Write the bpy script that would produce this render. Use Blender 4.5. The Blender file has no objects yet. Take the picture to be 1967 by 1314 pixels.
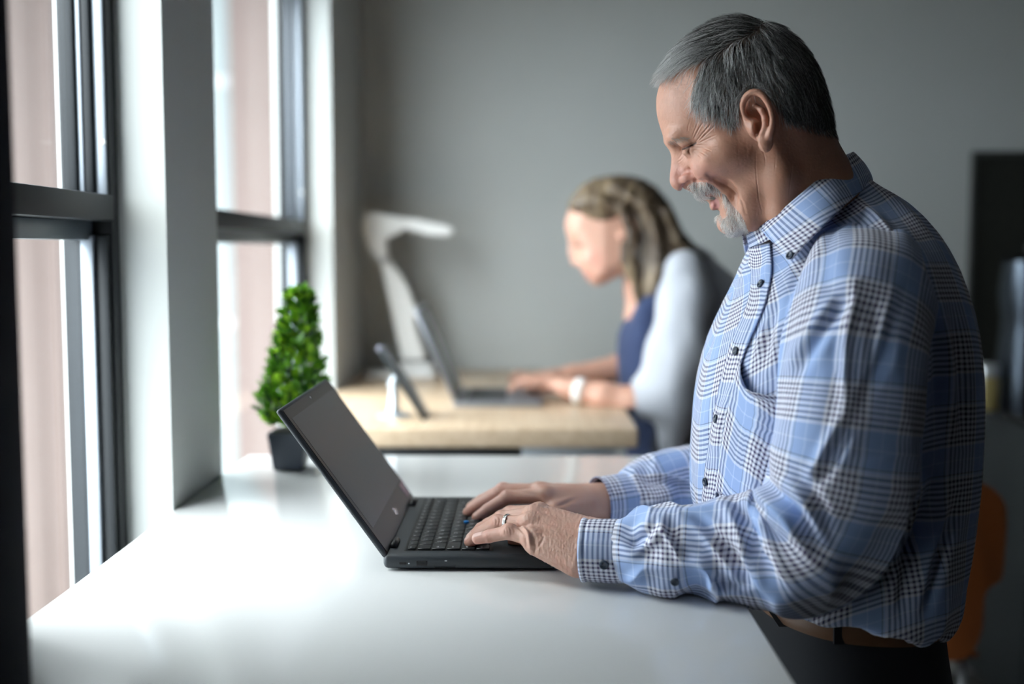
import bpy, bmesh, math, random
import numpy as np
from mathutils import Vector, Matrix

# ------------------------------------------------------------------ camera, world, exposure
SC = bpy.context.scene
COL = SC.collection
FPX, CX, CY = 2200.0, 983.5, 657.0            # focal length in pixels of the 1967x1314 frame
CAM = np.array([0.0, 0.0, 1.385])
PITCH = math.atan2(178.0, FPX)                # looking slightly down
YAW = math.atan2(26.5, FPX)                   # and slightly to the left of the room's long axis
cam_data = bpy.data.cameras.new('camera')
cam_data.sensor_width = 36.0
cam_data.lens = FPX / 1967.0 * 36.0
cam_data.clip_start = 0.02
cam_data.dof.use_dof = True
cam_data.dof.focus_distance = 1.36
cam_data.dof.aperture_fstop = 1.75
camera = bpy.data.objects.new('camera', cam_data)
camera.location = CAM
camera.rotation_euler = (math.pi / 2 - PITCH, 0.0, YAW)
COL.objects.link(camera)
SC.camera = camera

SC.view_settings.view_transform = 'Standard'
SC.view_settings.look = 'None'
SC.view_settings.exposure = 0.14
SC.view_settings.gamma = 1.0
SC.view_settings.use_curve_mapping = False
SC.cycles.max_bounces = 8
SC.cycles.diffuse_bounces = 4
SC.cycles.glossy_bounces = 3
SC.cycles.transmission_bounces = 6
SC.cycles.transparent_max_bounces = 10
SC.cycles.caustics_reflective = False
SC.cycles.caustics_refractive = False
SC.cycles.sample_clamp_indirect = 6.0

SKY = 16.5
world = bpy.data.worlds.new('overcast_sky')
SC.world = world
world.use_nodes = True
wn = world.node_tree
bg = wn.nodes['Background']
bg.inputs['Strength'].default_value = SKY
tc = wn.nodes.new('ShaderNodeTexCoord')
sx = wn.nodes.new('ShaderNodeSeparateXYZ')
wn.links.new(tc.outputs['Generated'], sx.inputs[0])
rp = wn.nodes.new('ShaderNodeValToRGB')
rp.color_ramp.elements[0].position = 0.0
rp.color_ramp.elements[0].color = (0.60, 0.66, 0.72, 1)
rp.color_ramp.elements[1].position = 1.0
rp.color_ramp.elements[1].color = (0.96, 1.0, 1.0, 1)
wn.links.new(sx.outputs['Z'], rp.inputs[0])
wn.links.new(rp.outputs[0], bg.inputs['Color'])

# ------------------------------------------------------------------ small maths
_R = np.array(Matrix.Rotation(YAW, 3, 'Z') @ Matrix.Rotation(math.pi / 2 - PITCH, 3, 'X'))


def ray(px, py):
    return _R @ np.array([px - CX, -(py - CY), -FPX])


def P(px, py, Y):
    """the point of the place that stands at depth Y and shows at (px, py)"""
    d = ray(px, py)
    return CAM + d * ((Y - CAM[1]) / d[1])


def PZ(px, py, z):
    d = ray(px, py)
    return CAM + d * ((z - CAM[2]) / d[2])


def catmull(pts, n):
    """n points evenly spaced in parameter along a Catmull-Rom curve"""
    p = np.asarray(pts, float)
    p = np.vstack([2 * p[0] - p[1], p, 2 * p[-1] - p[-2]])
    m = len(p) - 3
    t = np.linspace(0, m, n)
    i = np.minimum(t.astype(int), m - 1)
    f = (t - i)[:, None]
    p0, p1, p2, p3 = p[i], p[i + 1], p[i + 2], p[i + 3]
    return 0.5 * (2 * p1 + (p2 - p0) * f + (2 * p0 - 5 * p1 + 4 * p2 - p3) * f ** 2 + (3 * p1 - p0 - 3 * p2 + p3) * f ** 3)


def sstep(a, b, x):
    t = np.clip((x - a) / (b - a), 0, 1)
    return t * t * (3 - 2 * t)


def _hash(ix, iy, iz, seed):
    h = (ix * 374761393 + iy * 668265263 + iz * 2147483647 + seed * 1274126177) & 0xFFFFFFFF
    h = ((h ^ (h >> 13)) * 1274126177) & 0xFFFFFFFF
    h = h ^ (h >> 16)
    return (h & 0xFFFF) / 32767.5 - 1.0


def noise(x, y, z=0.0, seed=0):
    x, y, z = np.broadcast_arrays(np.asarray(x, float), np.asarray(y, float), np.asarray(z, float))
    ix, iy, iz = np.floor(x).astype(np.int64), np.floor(y).astype(np.int64), np.floor(z).astype(np.int64)
    fx, fy, fz = x - ix, y - iy, z - iz
    fx, fy, fz = [f * f * f * (f * (f * 6 - 15) + 10) for f in (fx, fy, fz)]
    out = 0
    for a in (0, 1):
        for b in (0, 1):
            for c in (0, 1):
                w = (fx if a else 1 - fx) * (fy if b else 1 - fy) * (fz if c else 1 - fz)
                out = out + w * _hash(ix + a, iy + b, iz + c, seed)
    return out


# ------------------------------------------------------------------ materials
MATS = {}


def mat(name, color, rough=0.5, metal=0.0, spec=0.5, var=0.0, vscale=40.0, bump=0.0, bscale=300.0, sss=0.0, coat=0.0, attr=None, sheen=0.0):
    if name in MATS:
        return MATS[name]
    m = bpy.data.materials.new(name)
    m.use_nodes = True
    nt = m.node_tree
    b = nt.nodes['Principled BSDF']
    b.inputs['Base Color'].default_value = (*color, 1)
    b.inputs['Roughness'].default_value = rough
    b.inputs['Metallic'].default_value = metal
    b.inputs['Specular IOR Level'].default_value = spec
    b.inputs['Coat Weight'].default_value = coat
    b.inputs['Sheen Weight'].default_value = sheen
    if sss:
        b.inputs['Subsurface Weight'].default_value = sss
        b.inputs['Subsurface Radius'].default_value = (1.0, 0.35, 0.2)
        b.inputs['Subsurface Scale'].default_value = 0.008
    co = nt.nodes.new('ShaderNodeTexCoord')
    src = None
    if attr:
        a = nt.nodes.new('ShaderNodeAttribute')
        a.attribute_name = attr
        src = a.outputs['Color']
    if var:
        n = nt.nodes.new('ShaderNodeTexNoise')
        n.inputs['Scale'].default_value = vscale
        n.inputs['Detail'].default_value = 4
        nt.links.new(co.outputs['Object'], n.inputs['Vector'])
        r = nt.nodes.new('ShaderNodeMapRange')
        r.inputs['To Min'].default_value = 1 - var
        r.inputs['To Max'].default_value = 1 + var
        nt.links.new(n.outputs['Fac'], r.inputs['Value'])
        mx = nt.nodes.new('ShaderNodeVectorMath')
        mx.operation = 'MULTIPLY'
        if src:
            nt.links.new(src, mx.inputs[0])
        else:
            mx.inputs[0].default_value = color
        nt.links.new(r.outputs[0], mx.inputs[1])
        src = mx.outputs[0]
    if src:
        nt.links.new(src, b.inputs['Base Color'])
    if bump:
        n = nt.nodes.new('ShaderNodeTexNoise')
        n.inputs['Scale'].default_value = bscale
        n.inputs['Detail'].default_value = 3
        nt.links.new(co.outputs['Object'], n.inputs['Vector'])
        bp = nt.nodes.new('ShaderNodeBump')
        bp.inputs['Strength'].default_value = bump
        bp.inputs['Distance'].default_value = 0.002
        nt.links.new(n.outputs['Fac'], bp.inputs['Height'])
        nt.links.new(bp.outputs[0], b.inputs['Normal'])
    MATS[name] = m
    return m


def glass_mat(name, tint, refl=0.08):
    m = bpy.data.materials.new(name)
    m.use_nodes = True
    nt = m.node_tree
    nt.nodes.clear()
    out = nt.nodes.new('ShaderNodeOutputMaterial')
    mix = nt.nodes.new('ShaderNodeMixShader')
    tr = nt.nodes.new('ShaderNodeBsdfTransparent')
    tr.inputs[0].default_value = (*tint, 1)
    gl = nt.nodes.new('ShaderNodeBsdfGlossy')
    gl.inputs['Roughness'].default_value = 0.02
    mix.inputs[0].default_value = refl
    nt.links.new(tr.outputs[0], mix.inputs[1])
    nt.links.new(gl.outputs[0], mix.inputs[2])
    nt.links.new(mix.outputs[0], out.inputs[0])
    MATS[name] = m
    return m


# ------------------------------------------------------------------ objects
ROOT_LOC = {}


def tag(o, label=None, cat=None, group=None, kind=None):
    for k, v in (('label', label), ('category', cat), ('group', group), ('kind', kind)):
        if v:
            o[k] = v
    return o


def thing(name, loc, label, cat, group=None, rot=(0, 0, 0)):
    o = bpy.data.objects.new(name, None)
    o.empty_display_size = 0.05
    o.location = loc
    o.rotation_euler = rot
    COL.objects.link(o)
    from mathutils import Euler
    ROOT_LOC[o] = Matrix.Translation(Vector(loc)) @ Euler(rot).to_matrix().to_4x4()
    return tag(o, label, cat, group)


def link(name, me, material=None, parent=None, loc=None, rot=None, local=False):
    """world-space mesh (or local to its own loc/rot) hung under its parent; local=True: given in the parent's own space"""
    o = bpy.data.objects.new(name, me)
    if material is not None and not me.materials:
        me.materials.append(material)
    if loc is not None:
        o.location = loc
    if rot is not None:
        o.rotation_euler = rot
    COL.objects.link(o)
    if parent is not None:
        o.parent = parent
        if not local:
            top = parent
            while top.parent is not None:
                top = top.parent
            if parent is top and parent in ROOT_LOC:
                o.matrix_parent_inverse = ROOT_LOC[parent].inverted()
            elif parent not in ROOT_LOC and loc is None and parent.location.length == 0:
                pass
    return o


def np_mesh(name, v, f, smooth=True, attrs=None):
    me = bpy.data.meshes.new(name)
    v = np.asarray(v, np.float32)
    if isinstance(f, np.ndarray):
        k = f.shape[1]
        me.vertices.add(len(v))
        me.vertices.foreach_set('co', v.ravel())
        me.loops.add(f.size)
        me.loops.foreach_set('vertex_index', f.astype(np.int32).ravel())
        me.polygons.add(len(f))
        me.polygons.foreach_set('loop_start', np.arange(0, f.size, k, dtype=np.int32))
        me.update(calc_edges=True)
        me.validate()
    else:
        me.from_pydata([tuple(map(float, q)) for q in v], [], f)
        me.update()
    if smooth:
        me.polygons.foreach_set('use_smooth', np.ones(len(me.polygons), bool))
    for k, a in (attrs or {}).items():
        a = np.asarray(a, np.float32)
        if a.ndim == 1:
            at = me.attributes.new(k, 'FLOAT', 'POINT')
            at.data.foreach_set('value', a)
        elif a.shape[1] == 3:
            at = me.attributes.new(k, 'FLOAT_COLOR', 'POINT')
            at.data.foreach_set('color', np.hstack([a, np.ones((len(a), 1), np.float32)]).ravel())
    return me


def box_mesh(name, lo, hi, bevel=0.0, seg=2, taper=None):
    bm = bmesh.new()
    bmesh.ops.create_cube(bm, size=1.0)
    lo, hi = np.array(lo, float), np.array(hi, float)
    c, s = (lo + hi) / 2, hi - lo
    for q in bm.verts:
        co = np.array(q.co) * s
        if taper is not None and q.co.z < 0:
            co[:2] *= taper
        q.co = co + c
    if bevel:
        bmesh.ops.bevel(bm, geom=list(bm.edges), offset=bevel, segments=seg, affect='EDGES', profile=0.5)
    me = bpy.data.meshes.new(name)
    bm.to_mesh(me)
    bm.free()
    if bevel:
        me.polygons.foreach_set('use_smooth', np.ones(len(me.polygons), bool))
        try:
            me.set_sharp_from_angle(angle=math.radians(40))
        except Exception:
            pass
    return me


def box(name, lo, hi, material, parent=None, bevel=0.0, seg=2, **k):
    return link(name, box_mesh(name, lo, hi, bevel, seg, **k), material, parent)


def ring_faces(nr, nc, closed=True):
    i = np.arange(nr - 1)[:, None]
    j = np.arange(nc if closed else nc - 1)[None]
    j2 = (j + 1) % nc
    f = np.stack([i * nc + j, i * nc + j2, (i + 1) * nc + j2, (i + 1) * nc + j], -1)
    return f.reshape(-1, 4)


def grid_mesh(name, pts, closed=True, attrs=None, caps=False, flip=False):
    """pts: (rows, cols, 3)"""
    nr, nc = pts.shape[:2]
    f = ring_faces(nr, nc, closed)
    if flip:
        f = f[:, ::-1]
    v = pts.reshape(-1, 3)
    if caps:
        fl = [tuple(map(int, q)) for q in f]
        a, b = tuple(range(nc)), tuple(range((nr - 1) * nc, nr * nc))
        fl += [a if flip else a[::-1], b[::-1] if flip else b]
        return np_mesh(name, v, fl, True, attrs)
    return np_mesh(name, v, f, True, attrs)


def frames(path):
    """tangent and two normals that do not twist along a path"""
    p = np.asarray(path, float)
    t = np.gradient(p, axis=0)
    t /= np.linalg.norm(t, axis=1)[:, None] + 1e-12
    n = np.zeros_like(p)
    ref = np.array([0, 0, 1.0]) if abs(t[0, 2]) < 0.9 else np.array([1.0, 0, 0])
    n[0] = ref - t[0] * ref.dot(t[0])
    n[0] /= np.linalg.norm(n[0])
    for i in range(1, len(p)):
        q = n[i - 1] - t[i] * n[i - 1].dot(t[i])
        n[i] = q / (np.linalg.norm(q) + 1e-12)
    return t, n, np.cross(t, n)


def tube_pts(path, rad, seg=12):
    p = np.asarray(path, float)
    rad = np.broadcast_to(np.asarray(rad, float), (len(p),))
    t, n, b = frames(p)
    a = np.linspace(0, 2 * np.pi, seg, endpoint=False)
    return p[:, None] + rad[:, None, None] * (np.cos(a)[None, :, None] * n[:, None] + np.sin(a)[None, :, None] * b[:, None])


def tube(name, path, rad, material, parent=None, seg=12):
    return link(name, grid_mesh(name, tube_pts(path, rad, seg), caps=True), material, parent)


def lathe_mesh(name, prof, seg=32, center=(0, 0, 0)):
    a = np.linspace(0, 2 * np.pi, seg, endpoint=False)
    pr = np.asarray(prof, float)
    pts = np.stack([pr[:, 0, None] * np.cos(a), pr[:, 0, None] * np.sin(a), np.repeat(pr[:, 1, None], seg, 1)], -1) + np.asarray(center)
    me = grid_mesh(name, pts, caps=True)
    try:
        me.set_sharp_from_angle(angle=math.radians(50))
    except Exception:
        pass
    return me


# ------------------------------------------------------------------ implicit surfaces
class Field:
    def __init__(self, lo, hi, h):
        self.lo = np.asarray(lo, float)
        self.h = h
        self.n = np.ceil((np.asarray(hi, float) - self.lo) / h).astype(int) + 1
        self.ax = [self.lo[i] + h * np.arange(self.n[i]) for i in range(3)]
        self.v = np.full(self.n, 0.05, np.float32)

    def sub(self, lo, hi):
        a = np.clip(np.floor((np.asarray(lo) - self.lo) / self.h).astype(int), 0, self.n - 1)
        b = np.clip(np.ceil((np.asarray(hi) - self.lo) / self.h).astype(int) + 1, 1, self.n)
        sl = tuple(slice(a[i], max(b[i], a[i] + 1)) for i in range(3))
        x = self.ax[0][sl[0]][:, None, None]
        y = self.ax[1][sl[1]][None, :, None]
        z = self.ax[2][sl[2]][None, None, :]
        return sl, x, y, z

    def blend(self, sl, d, k, mode):
        o = self.v[sl]
        if mode == 'sub':
            d = -d
            if k > 0:
                hh = np.maximum(k - np.abs(o - d), 0) / k
                self.v[sl] = np.maximum(o, d) + hh * hh * k * 0.25
            else:
                self.v[sl] = np.maximum(o, d)
        else:
            if k > 0:
                hh = np.maximum(k - np.abs(o - d), 0) / k
                self.v[sl] = np.minimum(o, d) - hh * hh * k * 0.25
            else:
                self.v[sl] = np.minimum(o, d)

    def capsule(self, a, b, ra, rb, k=0.0, mode='add'):
        a, b = np.asarray(a, float), np.asarray(b, float)
        r = max(ra, rb) + k + 3 * self.h + 0.008
        sl, x, y, z = self.sub(np.minimum(a, b) - r, np.maximum(a, b) + r)
        d = b - a
        L = d.dot(d) + 1e-12
        t = np.clip(((x - a[0]) * d[0] + (y - a[1]) * d[1] + (z - a[2]) * d[2]) / L, 0, 1)
        q = np.sqrt((x - a[0] - t * d[0]) ** 2 + (y - a[1] - t * d[1]) ** 2 + (z - a[2] - t * d[2]) ** 2)
        self.blend(sl, (q - (ra + (rb - ra) * t)).astype(np.float32), k, mode)

    def chain(self, pts, rads, k=0.0, mode='add'):
        for i in range(len(pts) - 1):
            self.capsule(pts[i], pts[i + 1], rads[i], rads[i + 1], k, mode)

    def ellipsoid(self, c, r, k=0.0, mode='add', rot=None):
        c, r = np.asarray(c, float), np.asarray(r, float)
        R = r.max() + k + 3 * self.h + 0.008
        sl, x, y, z = self.sub(c - R, c + R)
        p = [x - c[0], y - c[1], z - c[2]]
        if rot is not None:
            M = np.asarray(rot, float)      # rows: the ellipsoid's own axes
            p = [M[i, 0] * p[0] + M[i, 1] * p[1] + M[i, 2] * p[2] for i in range(3)]
        k0 = np.sqrt((p[0] / r[0]) ** 2 + (p[1] / r[1]) ** 2 + (p[2] / r[2]) ** 2)
        k1 = np.sqrt((p[0] / r[0] ** 2) ** 2 + (p[1] / r[1] ** 2) ** 2 + (p[2] / r[2] ** 2) ** 2)
        d = k0 * (k0 - 1) / np.maximum(k1, 1e-6)
        self.blend(sl, d.astype(np.float32), k, mode)

    def mesh(self):
        v, h = self.v, self.h
        ins = v < 0
        c = [ins[dx:ins.shape[0] - 1 + dx, dy:ins.shape[1] - 1 + dy, dz:ins.shape[2] - 1 + dz] for dx in (0, 1) for dy in (0, 1) for dz in (0, 1)]
        anyi, alli = c[0].copy(), c[0].copy()
        for q in c[1:]:
            anyi |= q
            alli &= q
        cells = np.argwhere(anyi & ~alli)
        idx = np.full(anyi.shape, -1, np.int64)
        idx[tuple(cells.T)] = np.arange(len(cells))
        acc = np.zeros((len(cells), 3))
        cnt = np.zeros(len(cells))
        cs = [(0, 0, 0), (1, 0, 0), (0, 1, 0), (1, 1, 0), (0, 0, 1), (1, 0, 1), (0, 1, 1), (1, 1, 1)]
        ed = [(0, 1), (2, 3), (4, 5), (6, 7), (0, 2), (1, 3), (4, 6), (5, 7), (0, 4), (1, 5), (2, 6), (3, 7)]
        val = [v[cells[:, 0] + q[0], cells[:, 1] + q[1], cells[:, 2] + q[2]] for q in cs]
        for a, b in ed:
            m = (val[a] < 0) != (val[b] < 0)
            t = np.where(m, val[a] / np.where(m, val[a] - val[b], 1), 0)[:, None]
            pa, pb = np.array(cs[a]), np.array(cs[b])
            acc += np.where(m[:, None], pa + t * (pb - pa), 0)
            cnt += m
        pos = self.lo + (cells + acc / cnt[:, None]) * h
        F = []
        for ax in range(3):
            o1, o2 = (ax + 1) % 3, (ax + 2) % 3
            s0 = [slice(None)] * 3
            s1 = [slice(None)] * 3
            s0[ax] = slice(0, -1)
            s1[ax] = slice(1, None)
            a, b = ins[tuple(s0)], ins[tuple(s1)]
            e = np.argwhere(a != b)
            e = e[(e[:, o1] > 0) & (e[:, o2] > 0) & (e[:, o1] < self.n[o1] - 1) & (e[:, o2] < self.n[o2] - 1)]
            if not len(e):
                continue
            flip = a[tuple(e.T)]
            q = []
            for d1, d2 in ((-1, -1), (0, -1), (0, 0), (-1, 0)):
                g = e.copy()
                g[:, o1] += d1
                g[:, o2] += d2
                q.append(idx[tuple(g.T)])
            q = np.stack(q, 1)
            q[~flip] = q[~flip][:, ::-1]
            F.append(q)
        F = np.concatenate(F)
        F = F[(F >= 0).all(1)]
        return pos, F


def vnormals(v, f):
    a, b, c, d = v[f[:, 0]], v[f[:, 1]], v[f[:, 2]], v[f[:, 3]]
    n = np.cross(c - a, d - b)
    o = np.zeros_like(v)
    for i in range(4):
        for k in range(3):
            o[:, k] += np.bincount(f[:, i], n[:, k], len(v))
    return o / (np.linalg.norm(o, axis=1)[:, None] + 1e-12)


def relax(v, f, it=2, w=0.5):
    for _ in range(it):
        s = np.zeros_like(v)
        c = np.zeros(len(v))
        for i in range(4):
            a, b = f[:, i], f[:, (i + 1) % 4]
            for k in range(3):
                s[:, k] += np.bincount(a, v[b, k], len(v)) + np.bincount(b, v[a, k], len(v))
            c += np.bincount(a, minlength=len(v)) + np.bincount(b, minlength=len(v))
        v = v * (1 - w) + w * s / np.maximum(c, 1)[:, None]
    return v


def poly_sd(pts, X, Z):
    """signed distance in 2D (negative inside) to a closed polygon"""
    p = np.asarray(pts, float)
    d2 = np.full(X.shape, 1e9)
    s = np.zeros(X.shape, bool)
    for i in range(len(p)):
        a, b = p[i - 1], p[i]
        e = b - a
        wx, wz = X - a[0], Z - a[1]
        t = np.clip((wx * e[0] + wz * e[1]) / (e.dot(e) + 1e-15), 0, 1)
        d2 = np.minimum(d2, (wx - t * e[0]) ** 2 + (wz - t * e[1]) ** 2)
        c = (a[1] > Z) != (b[1] > Z)
        with np.errstate(divide='ignore', invalid='ignore'):
            xx = a[0] + (Z - a[1]) / (b[1] - a[1]) * e[0]
        s ^= c & (X < xx)
    d = np.sqrt(d2)
    return np.where(s, -d, d)


def line_dist(pts, X, Z):
    """distance in 2D to an open polyline, and the parameter along it (0..1)"""
    p = np.asarray(pts, float)
    L = np.r_[0, np.cumsum(np.linalg.norm(np.diff(p, axis=0), axis=1))]
    best = np.full(X.shape, 1e9)
    par = np.zeros(X.shape)
    sgn = np.zeros(X.shape)
    for i in range(len(p) - 1):
        a, e = p[i], p[i + 1] - p[i]
        wx, wz = X - a[0], Z - a[1]
        t = np.clip((wx * e[0] + wz * e[1]) / (e.dot(e) + 1e-15), 0, 1)
        d = np.hypot(wx - t * e[0], wz - t * e[1])
        m = d < best
        best = np.where(m, d, best)
        par = np.where(m, (L[i] + t * (L[i + 1] - L[i])) / L[-1], par)
        sgn = np.where(m, np.sign(e[0] * wz - e[1] * wx), sgn)
    return best, par, sgn
# ------------------------------------------------------------------ the room
WX = -0.522            # inner face of the window wall
BY = 3.68              # back wall
ZC = 2.75              # ceiling
XR, YF = 3.3, -2.4     # right wall, wall behind the camera
wall_paint = mat('grey_wall_paint', (0.47, 0.485, 0.47), 0.75, var=0.03, vscale=6, bump=0.04, bscale=220)
ceil_paint = mat('ceiling_paint', (0.36, 0.36, 0.36), 0.8)
floor_m = mat('dark_floor', (0.10, 0.097, 0.09), 0.45, var=0.2, vscale=9)
black_metal = mat('black_window_frame', (0.008, 0.010, 0.012), 0.45, 0.0, 0.3)
alu_and_glint = mat('pale_alu_and_frame_glint', (0.30, 0.33, 0.37), 0.4, 0.6)  # on window frames, pale tone painted for reflections; real aluminium on door handles
OUT = 0.156             # thickness of the outer wall
FX0, FX1 = WX - 0.140, WX - 0.068      # depth range of the window frames inside the opening


def S(o, kind='structure'):
    o['kind'] = kind
    return o


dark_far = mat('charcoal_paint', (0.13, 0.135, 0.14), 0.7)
S(box('floor', (WX - OUT, YF - 0.2, -0.12), (XR + 0.2, BY + 0.2, 0.0), floor_m))
S(box('ceiling', (WX - OUT, YF - 0.2, ZC), (XR + 0.2, BY + 0.2, ZC + 0.12), ceil_paint))
S(box('wall_back', (WX - OUT, BY, 0.0), (XR + 0.2, BY + 0.2, ZC), wall_paint))
S(box('wall_right', (XR, YF, 0.0), (XR + 0.2, BY, ZC), dark_far))
S(box('wall_front', (WX - OUT, YF - 0.2, 0.0), (XR + 0.2, YF, ZC), dark_far))

WINS = [(1.13, 1.665), (1.94, 3.10), (0.22, 0.44)]  # last opening is added out of view to lift the near-side light
ZS, ZT = 0.55, 2.12
# the window wall: piers, apron and lintel around the seen and added openings, one mesh each
edges = [YF] + [q for w in sorted(WINS) for q in w] + [BY]
wl = bmesh.new()
def wl_box(lo, hi):
    me_ = box_mesh('tmp', lo, hi)
    wl.from_mesh(me_)
    bpy.data.meshes.remove(me_)
for a, b in zip(edges[0::2], edges[1::2]):
    wl_box((WX - OUT, a, 0), (WX, b, ZC))
for a, b in WINS:
    wl_box((WX - OUT, a, 0), (WX, b, ZS))
    wl_box((WX - OUT, a, ZT), (WX, b, ZC))
bmesh.ops.remove_doubles(wl, verts=wl.verts, dist=1e-5)
me_ = bpy.data.meshes.new('wall_left')
wl.to_mesh(me_)
wl.free()
S(link('wall_left', me_, wall_paint))

pane_m = glass_mat('window_glass', (0.97, 0.985, 0.98), 0.05)
knob_m = mat('white_latch_knob', (0.85, 0.86, 0.84), 0.25)


def window(n, y0, y1):
    r = thing('window_%d' % n, (FX0, (y0 + y1) / 2, ZS), 'black framed sash window beside the %s' % ('laptop on the white desk', 'oak desk by the corner', 'near end of the room, added unseen as a light source')[n - 1], 'window')
    r['kind'] = 'structure'
    fw = 0.030
    for a, b in ((y0, y0 + fw), (y1 - fw, y1)):
        box('jamb', (FX0, a, ZS), (FX1, b, ZT), black_metal, r, 0.003)
    for s, yy in ((1, y0 + fw), (-1, y1 - fw)):
        # pale strips paint frame reflections, dark channel and inner stile of the sliding sash
        def strip(nm, d0, d1, x0, x1, m, z0=1.462, z1=ZT - fw):
            a, b = sorted((yy + s * d0, yy + s * d1))
            box(nm, (x0, a, z0), (x1, b, z1), m, r, 0.0015)
        strip('glint_strip', 0.0, 0.006, FX1 - 0.020, FX1 - 0.004, alu_and_glint)
        strip('channel', 0.0, 0.014, FX1 - 0.032, FX1 - 0.020, black_metal)
        strip('glint_strip', 0.0, 0.016, FX1 - 0.040, FX1 - 0.032, alu_and_glint)
        strip('stile', 0.0, 0.022, FX0 + 0.012, FX1 - 0.040, black_metal)
        strip('stile', 0.0, 0.010, FX1 - 0.022, FX1 - 0.004, black_metal, ZS + fw, 1.405)
        strip('glint_strip', 0.0, 0.018, FX1 - 0.040, FX1 - 0.022, alu_and_glint, ZS + fw, 1.405)
    box('head', (FX0, y0 + fw, ZT - fw), (FX1, y1 - fw, ZT), black_metal, r, 0.003)
    box('sill_rail', (FX0, y0 + fw, ZS), (FX1, y1 - fw, ZS + fw), black_metal, r, 0.003)
    box('transom', (FX0 + 0.01, y0 + fw, 1.425), (FX1 + 0.004, y1 - fw, 1.462), black_metal, r, 0.003)
    box('meeting_rail', (FX0 + 0.014, y0 + fw, 1.398), (FX1 - 0.028, y1 - fw, 1.425), mat('meeting_rail_with_glint', (0.10, 0.12, 0.13), 0.3), r, 0.002)  # lighter grey painted in for the reflection along the black rail
    box('pane', (FX0 + 0.026, y0 + fw, 1.462), (FX0 + 0.030, y1 - fw, ZT - fw), pane_m, r)
    box('pane', (FX0 + 0.026, y0 + fw, ZS + fw), (FX0 + 0.030, y1 - fw, 1.398), pane_m, r)
    k = lathe_mesh('latch_knob', [(0.001, 0), (0.0035, 0.001), (0.0042, 0.004), (0.0035, 0.007), (0.001, 0.008)], 16)
    o = link('latch_knob', k, knob_m, r, loc=(FX1 - 0.004, y1 - fw - 0.012, 1.535), rot=(math.pi / 2, 0, 0))
    return r


for i, w in enumerate(WINS):
    window(i + 1, *w)

# rain on the outside of the near window's panes
rng = np.random.default_rng(4)
drop_v, drop_f = [], []
base = lathe_mesh('t', [(0.0002, -0.0012), (0.0009, -0.0009), (0.0012, 0), (0.0009, 0.0009), (0.0002, 0.0012)], 8)
bv = np.array([q.co[:] for q in base.vertices])
bf = [tuple(p.vertices) for p in base.polygons]
for i in range(70):
    s = rng.uniform(0.5, 1.3)
    c = np.array([FX0 + 0.0315, 1.10 + 0.16 * rng.random() ** 1.5, rng.uniform(1.02, 1.75)])
    drop_f += [tuple(len(drop_v) * len(bv) + k for k in f) for f in bf]
    drop_v.append(bv * [0.5 * s, s, 1.25 * s] + c)
S(tag(link('raindrops', np_mesh('raindrops', np.vstack(drop_v), drop_f), mat('rain_water', (0.75, 0.8, 0.82), 0.05)), 'raindrops on the pane of the nearest window', 'rain'), 'stuff')

# dark post at the near edge of the window, close to the camera
post_m = mat('navy_black_post', (0.006, 0.009, 0.022), 0.85, spec=0.1, var=0.25, vscale=3)
pr = thing('window_post', (-0.46, 0.86, 0.0), 'dark navy upright post at the left edge, nearest the camera', 'post')
box('upright', (-0.58, 0.80, 0.0), (-0.398, 0.90, ZC), post_m, pr, 0.008, 3)
box('edge_trim', (-0.4005, 0.812, 0.0), (-0.395, 0.888, ZC), mat('post_edge', (0.006, 0.008, 0.014), 0.8, spec=0.1), pr, 0.002)

# ------------------------------------------------------------------ outside: street, facade across the yard
S(box('ground', (-60, -20, -4.2), (-1.2, 70, -4.0), mat('wet_pavement', (0.22, 0.22, 0.22), 0.6, var=0.15, vscale=0.6)))
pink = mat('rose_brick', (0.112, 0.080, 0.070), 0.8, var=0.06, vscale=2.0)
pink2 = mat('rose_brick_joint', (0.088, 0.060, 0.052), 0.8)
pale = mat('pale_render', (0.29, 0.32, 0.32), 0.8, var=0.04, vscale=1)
fb = thing('brick_building', (-6, 14, -4), 'rose brick building with pale rendered bays seen through the windows', 'building')
YB = 14.0
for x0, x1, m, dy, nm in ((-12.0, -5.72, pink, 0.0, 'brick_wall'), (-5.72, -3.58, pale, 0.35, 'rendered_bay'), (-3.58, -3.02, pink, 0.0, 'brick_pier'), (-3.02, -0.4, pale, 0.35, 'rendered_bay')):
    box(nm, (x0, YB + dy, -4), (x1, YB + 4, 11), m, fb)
box('joint_strip', (-6.02, YB - 0.05, -4), (-5.93, YB, 11), pink2, fb, 0.02)  # thin strip standing for the dark joint line in the brick
# unseen roof added along the facade to keep the wall beneath in shade
box('added_shade_roof', (-13.0, 6.5, 5.0), (-1.1, YB + 0.3, 5.25), mat('added_shade_roof_soffit', (0.12, 0.12, 0.12), 0.8), fb)
for z in (0.4, 3.4):
    box('string_course', (-5.72, YB + 0.30, z), (-3.58, YB + 0.36, z + 0.12), mat('grey_sill', (0.45, 0.48, 0.48), 0.7), fb)

# ------------------------------------------------------------------ desks
white_lam = mat('white_laminate', (0.80, 0.81, 0.81), 0.13, spec=0.5, var=0.01, vscale=4)
grey_metal = mat('grey_desk_steel', (0.42, 0.45, 0.48), 0.4, 0.2)
black_steel = mat('black_steel', (0.012, 0.014, 0.016), 0.45)


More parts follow.
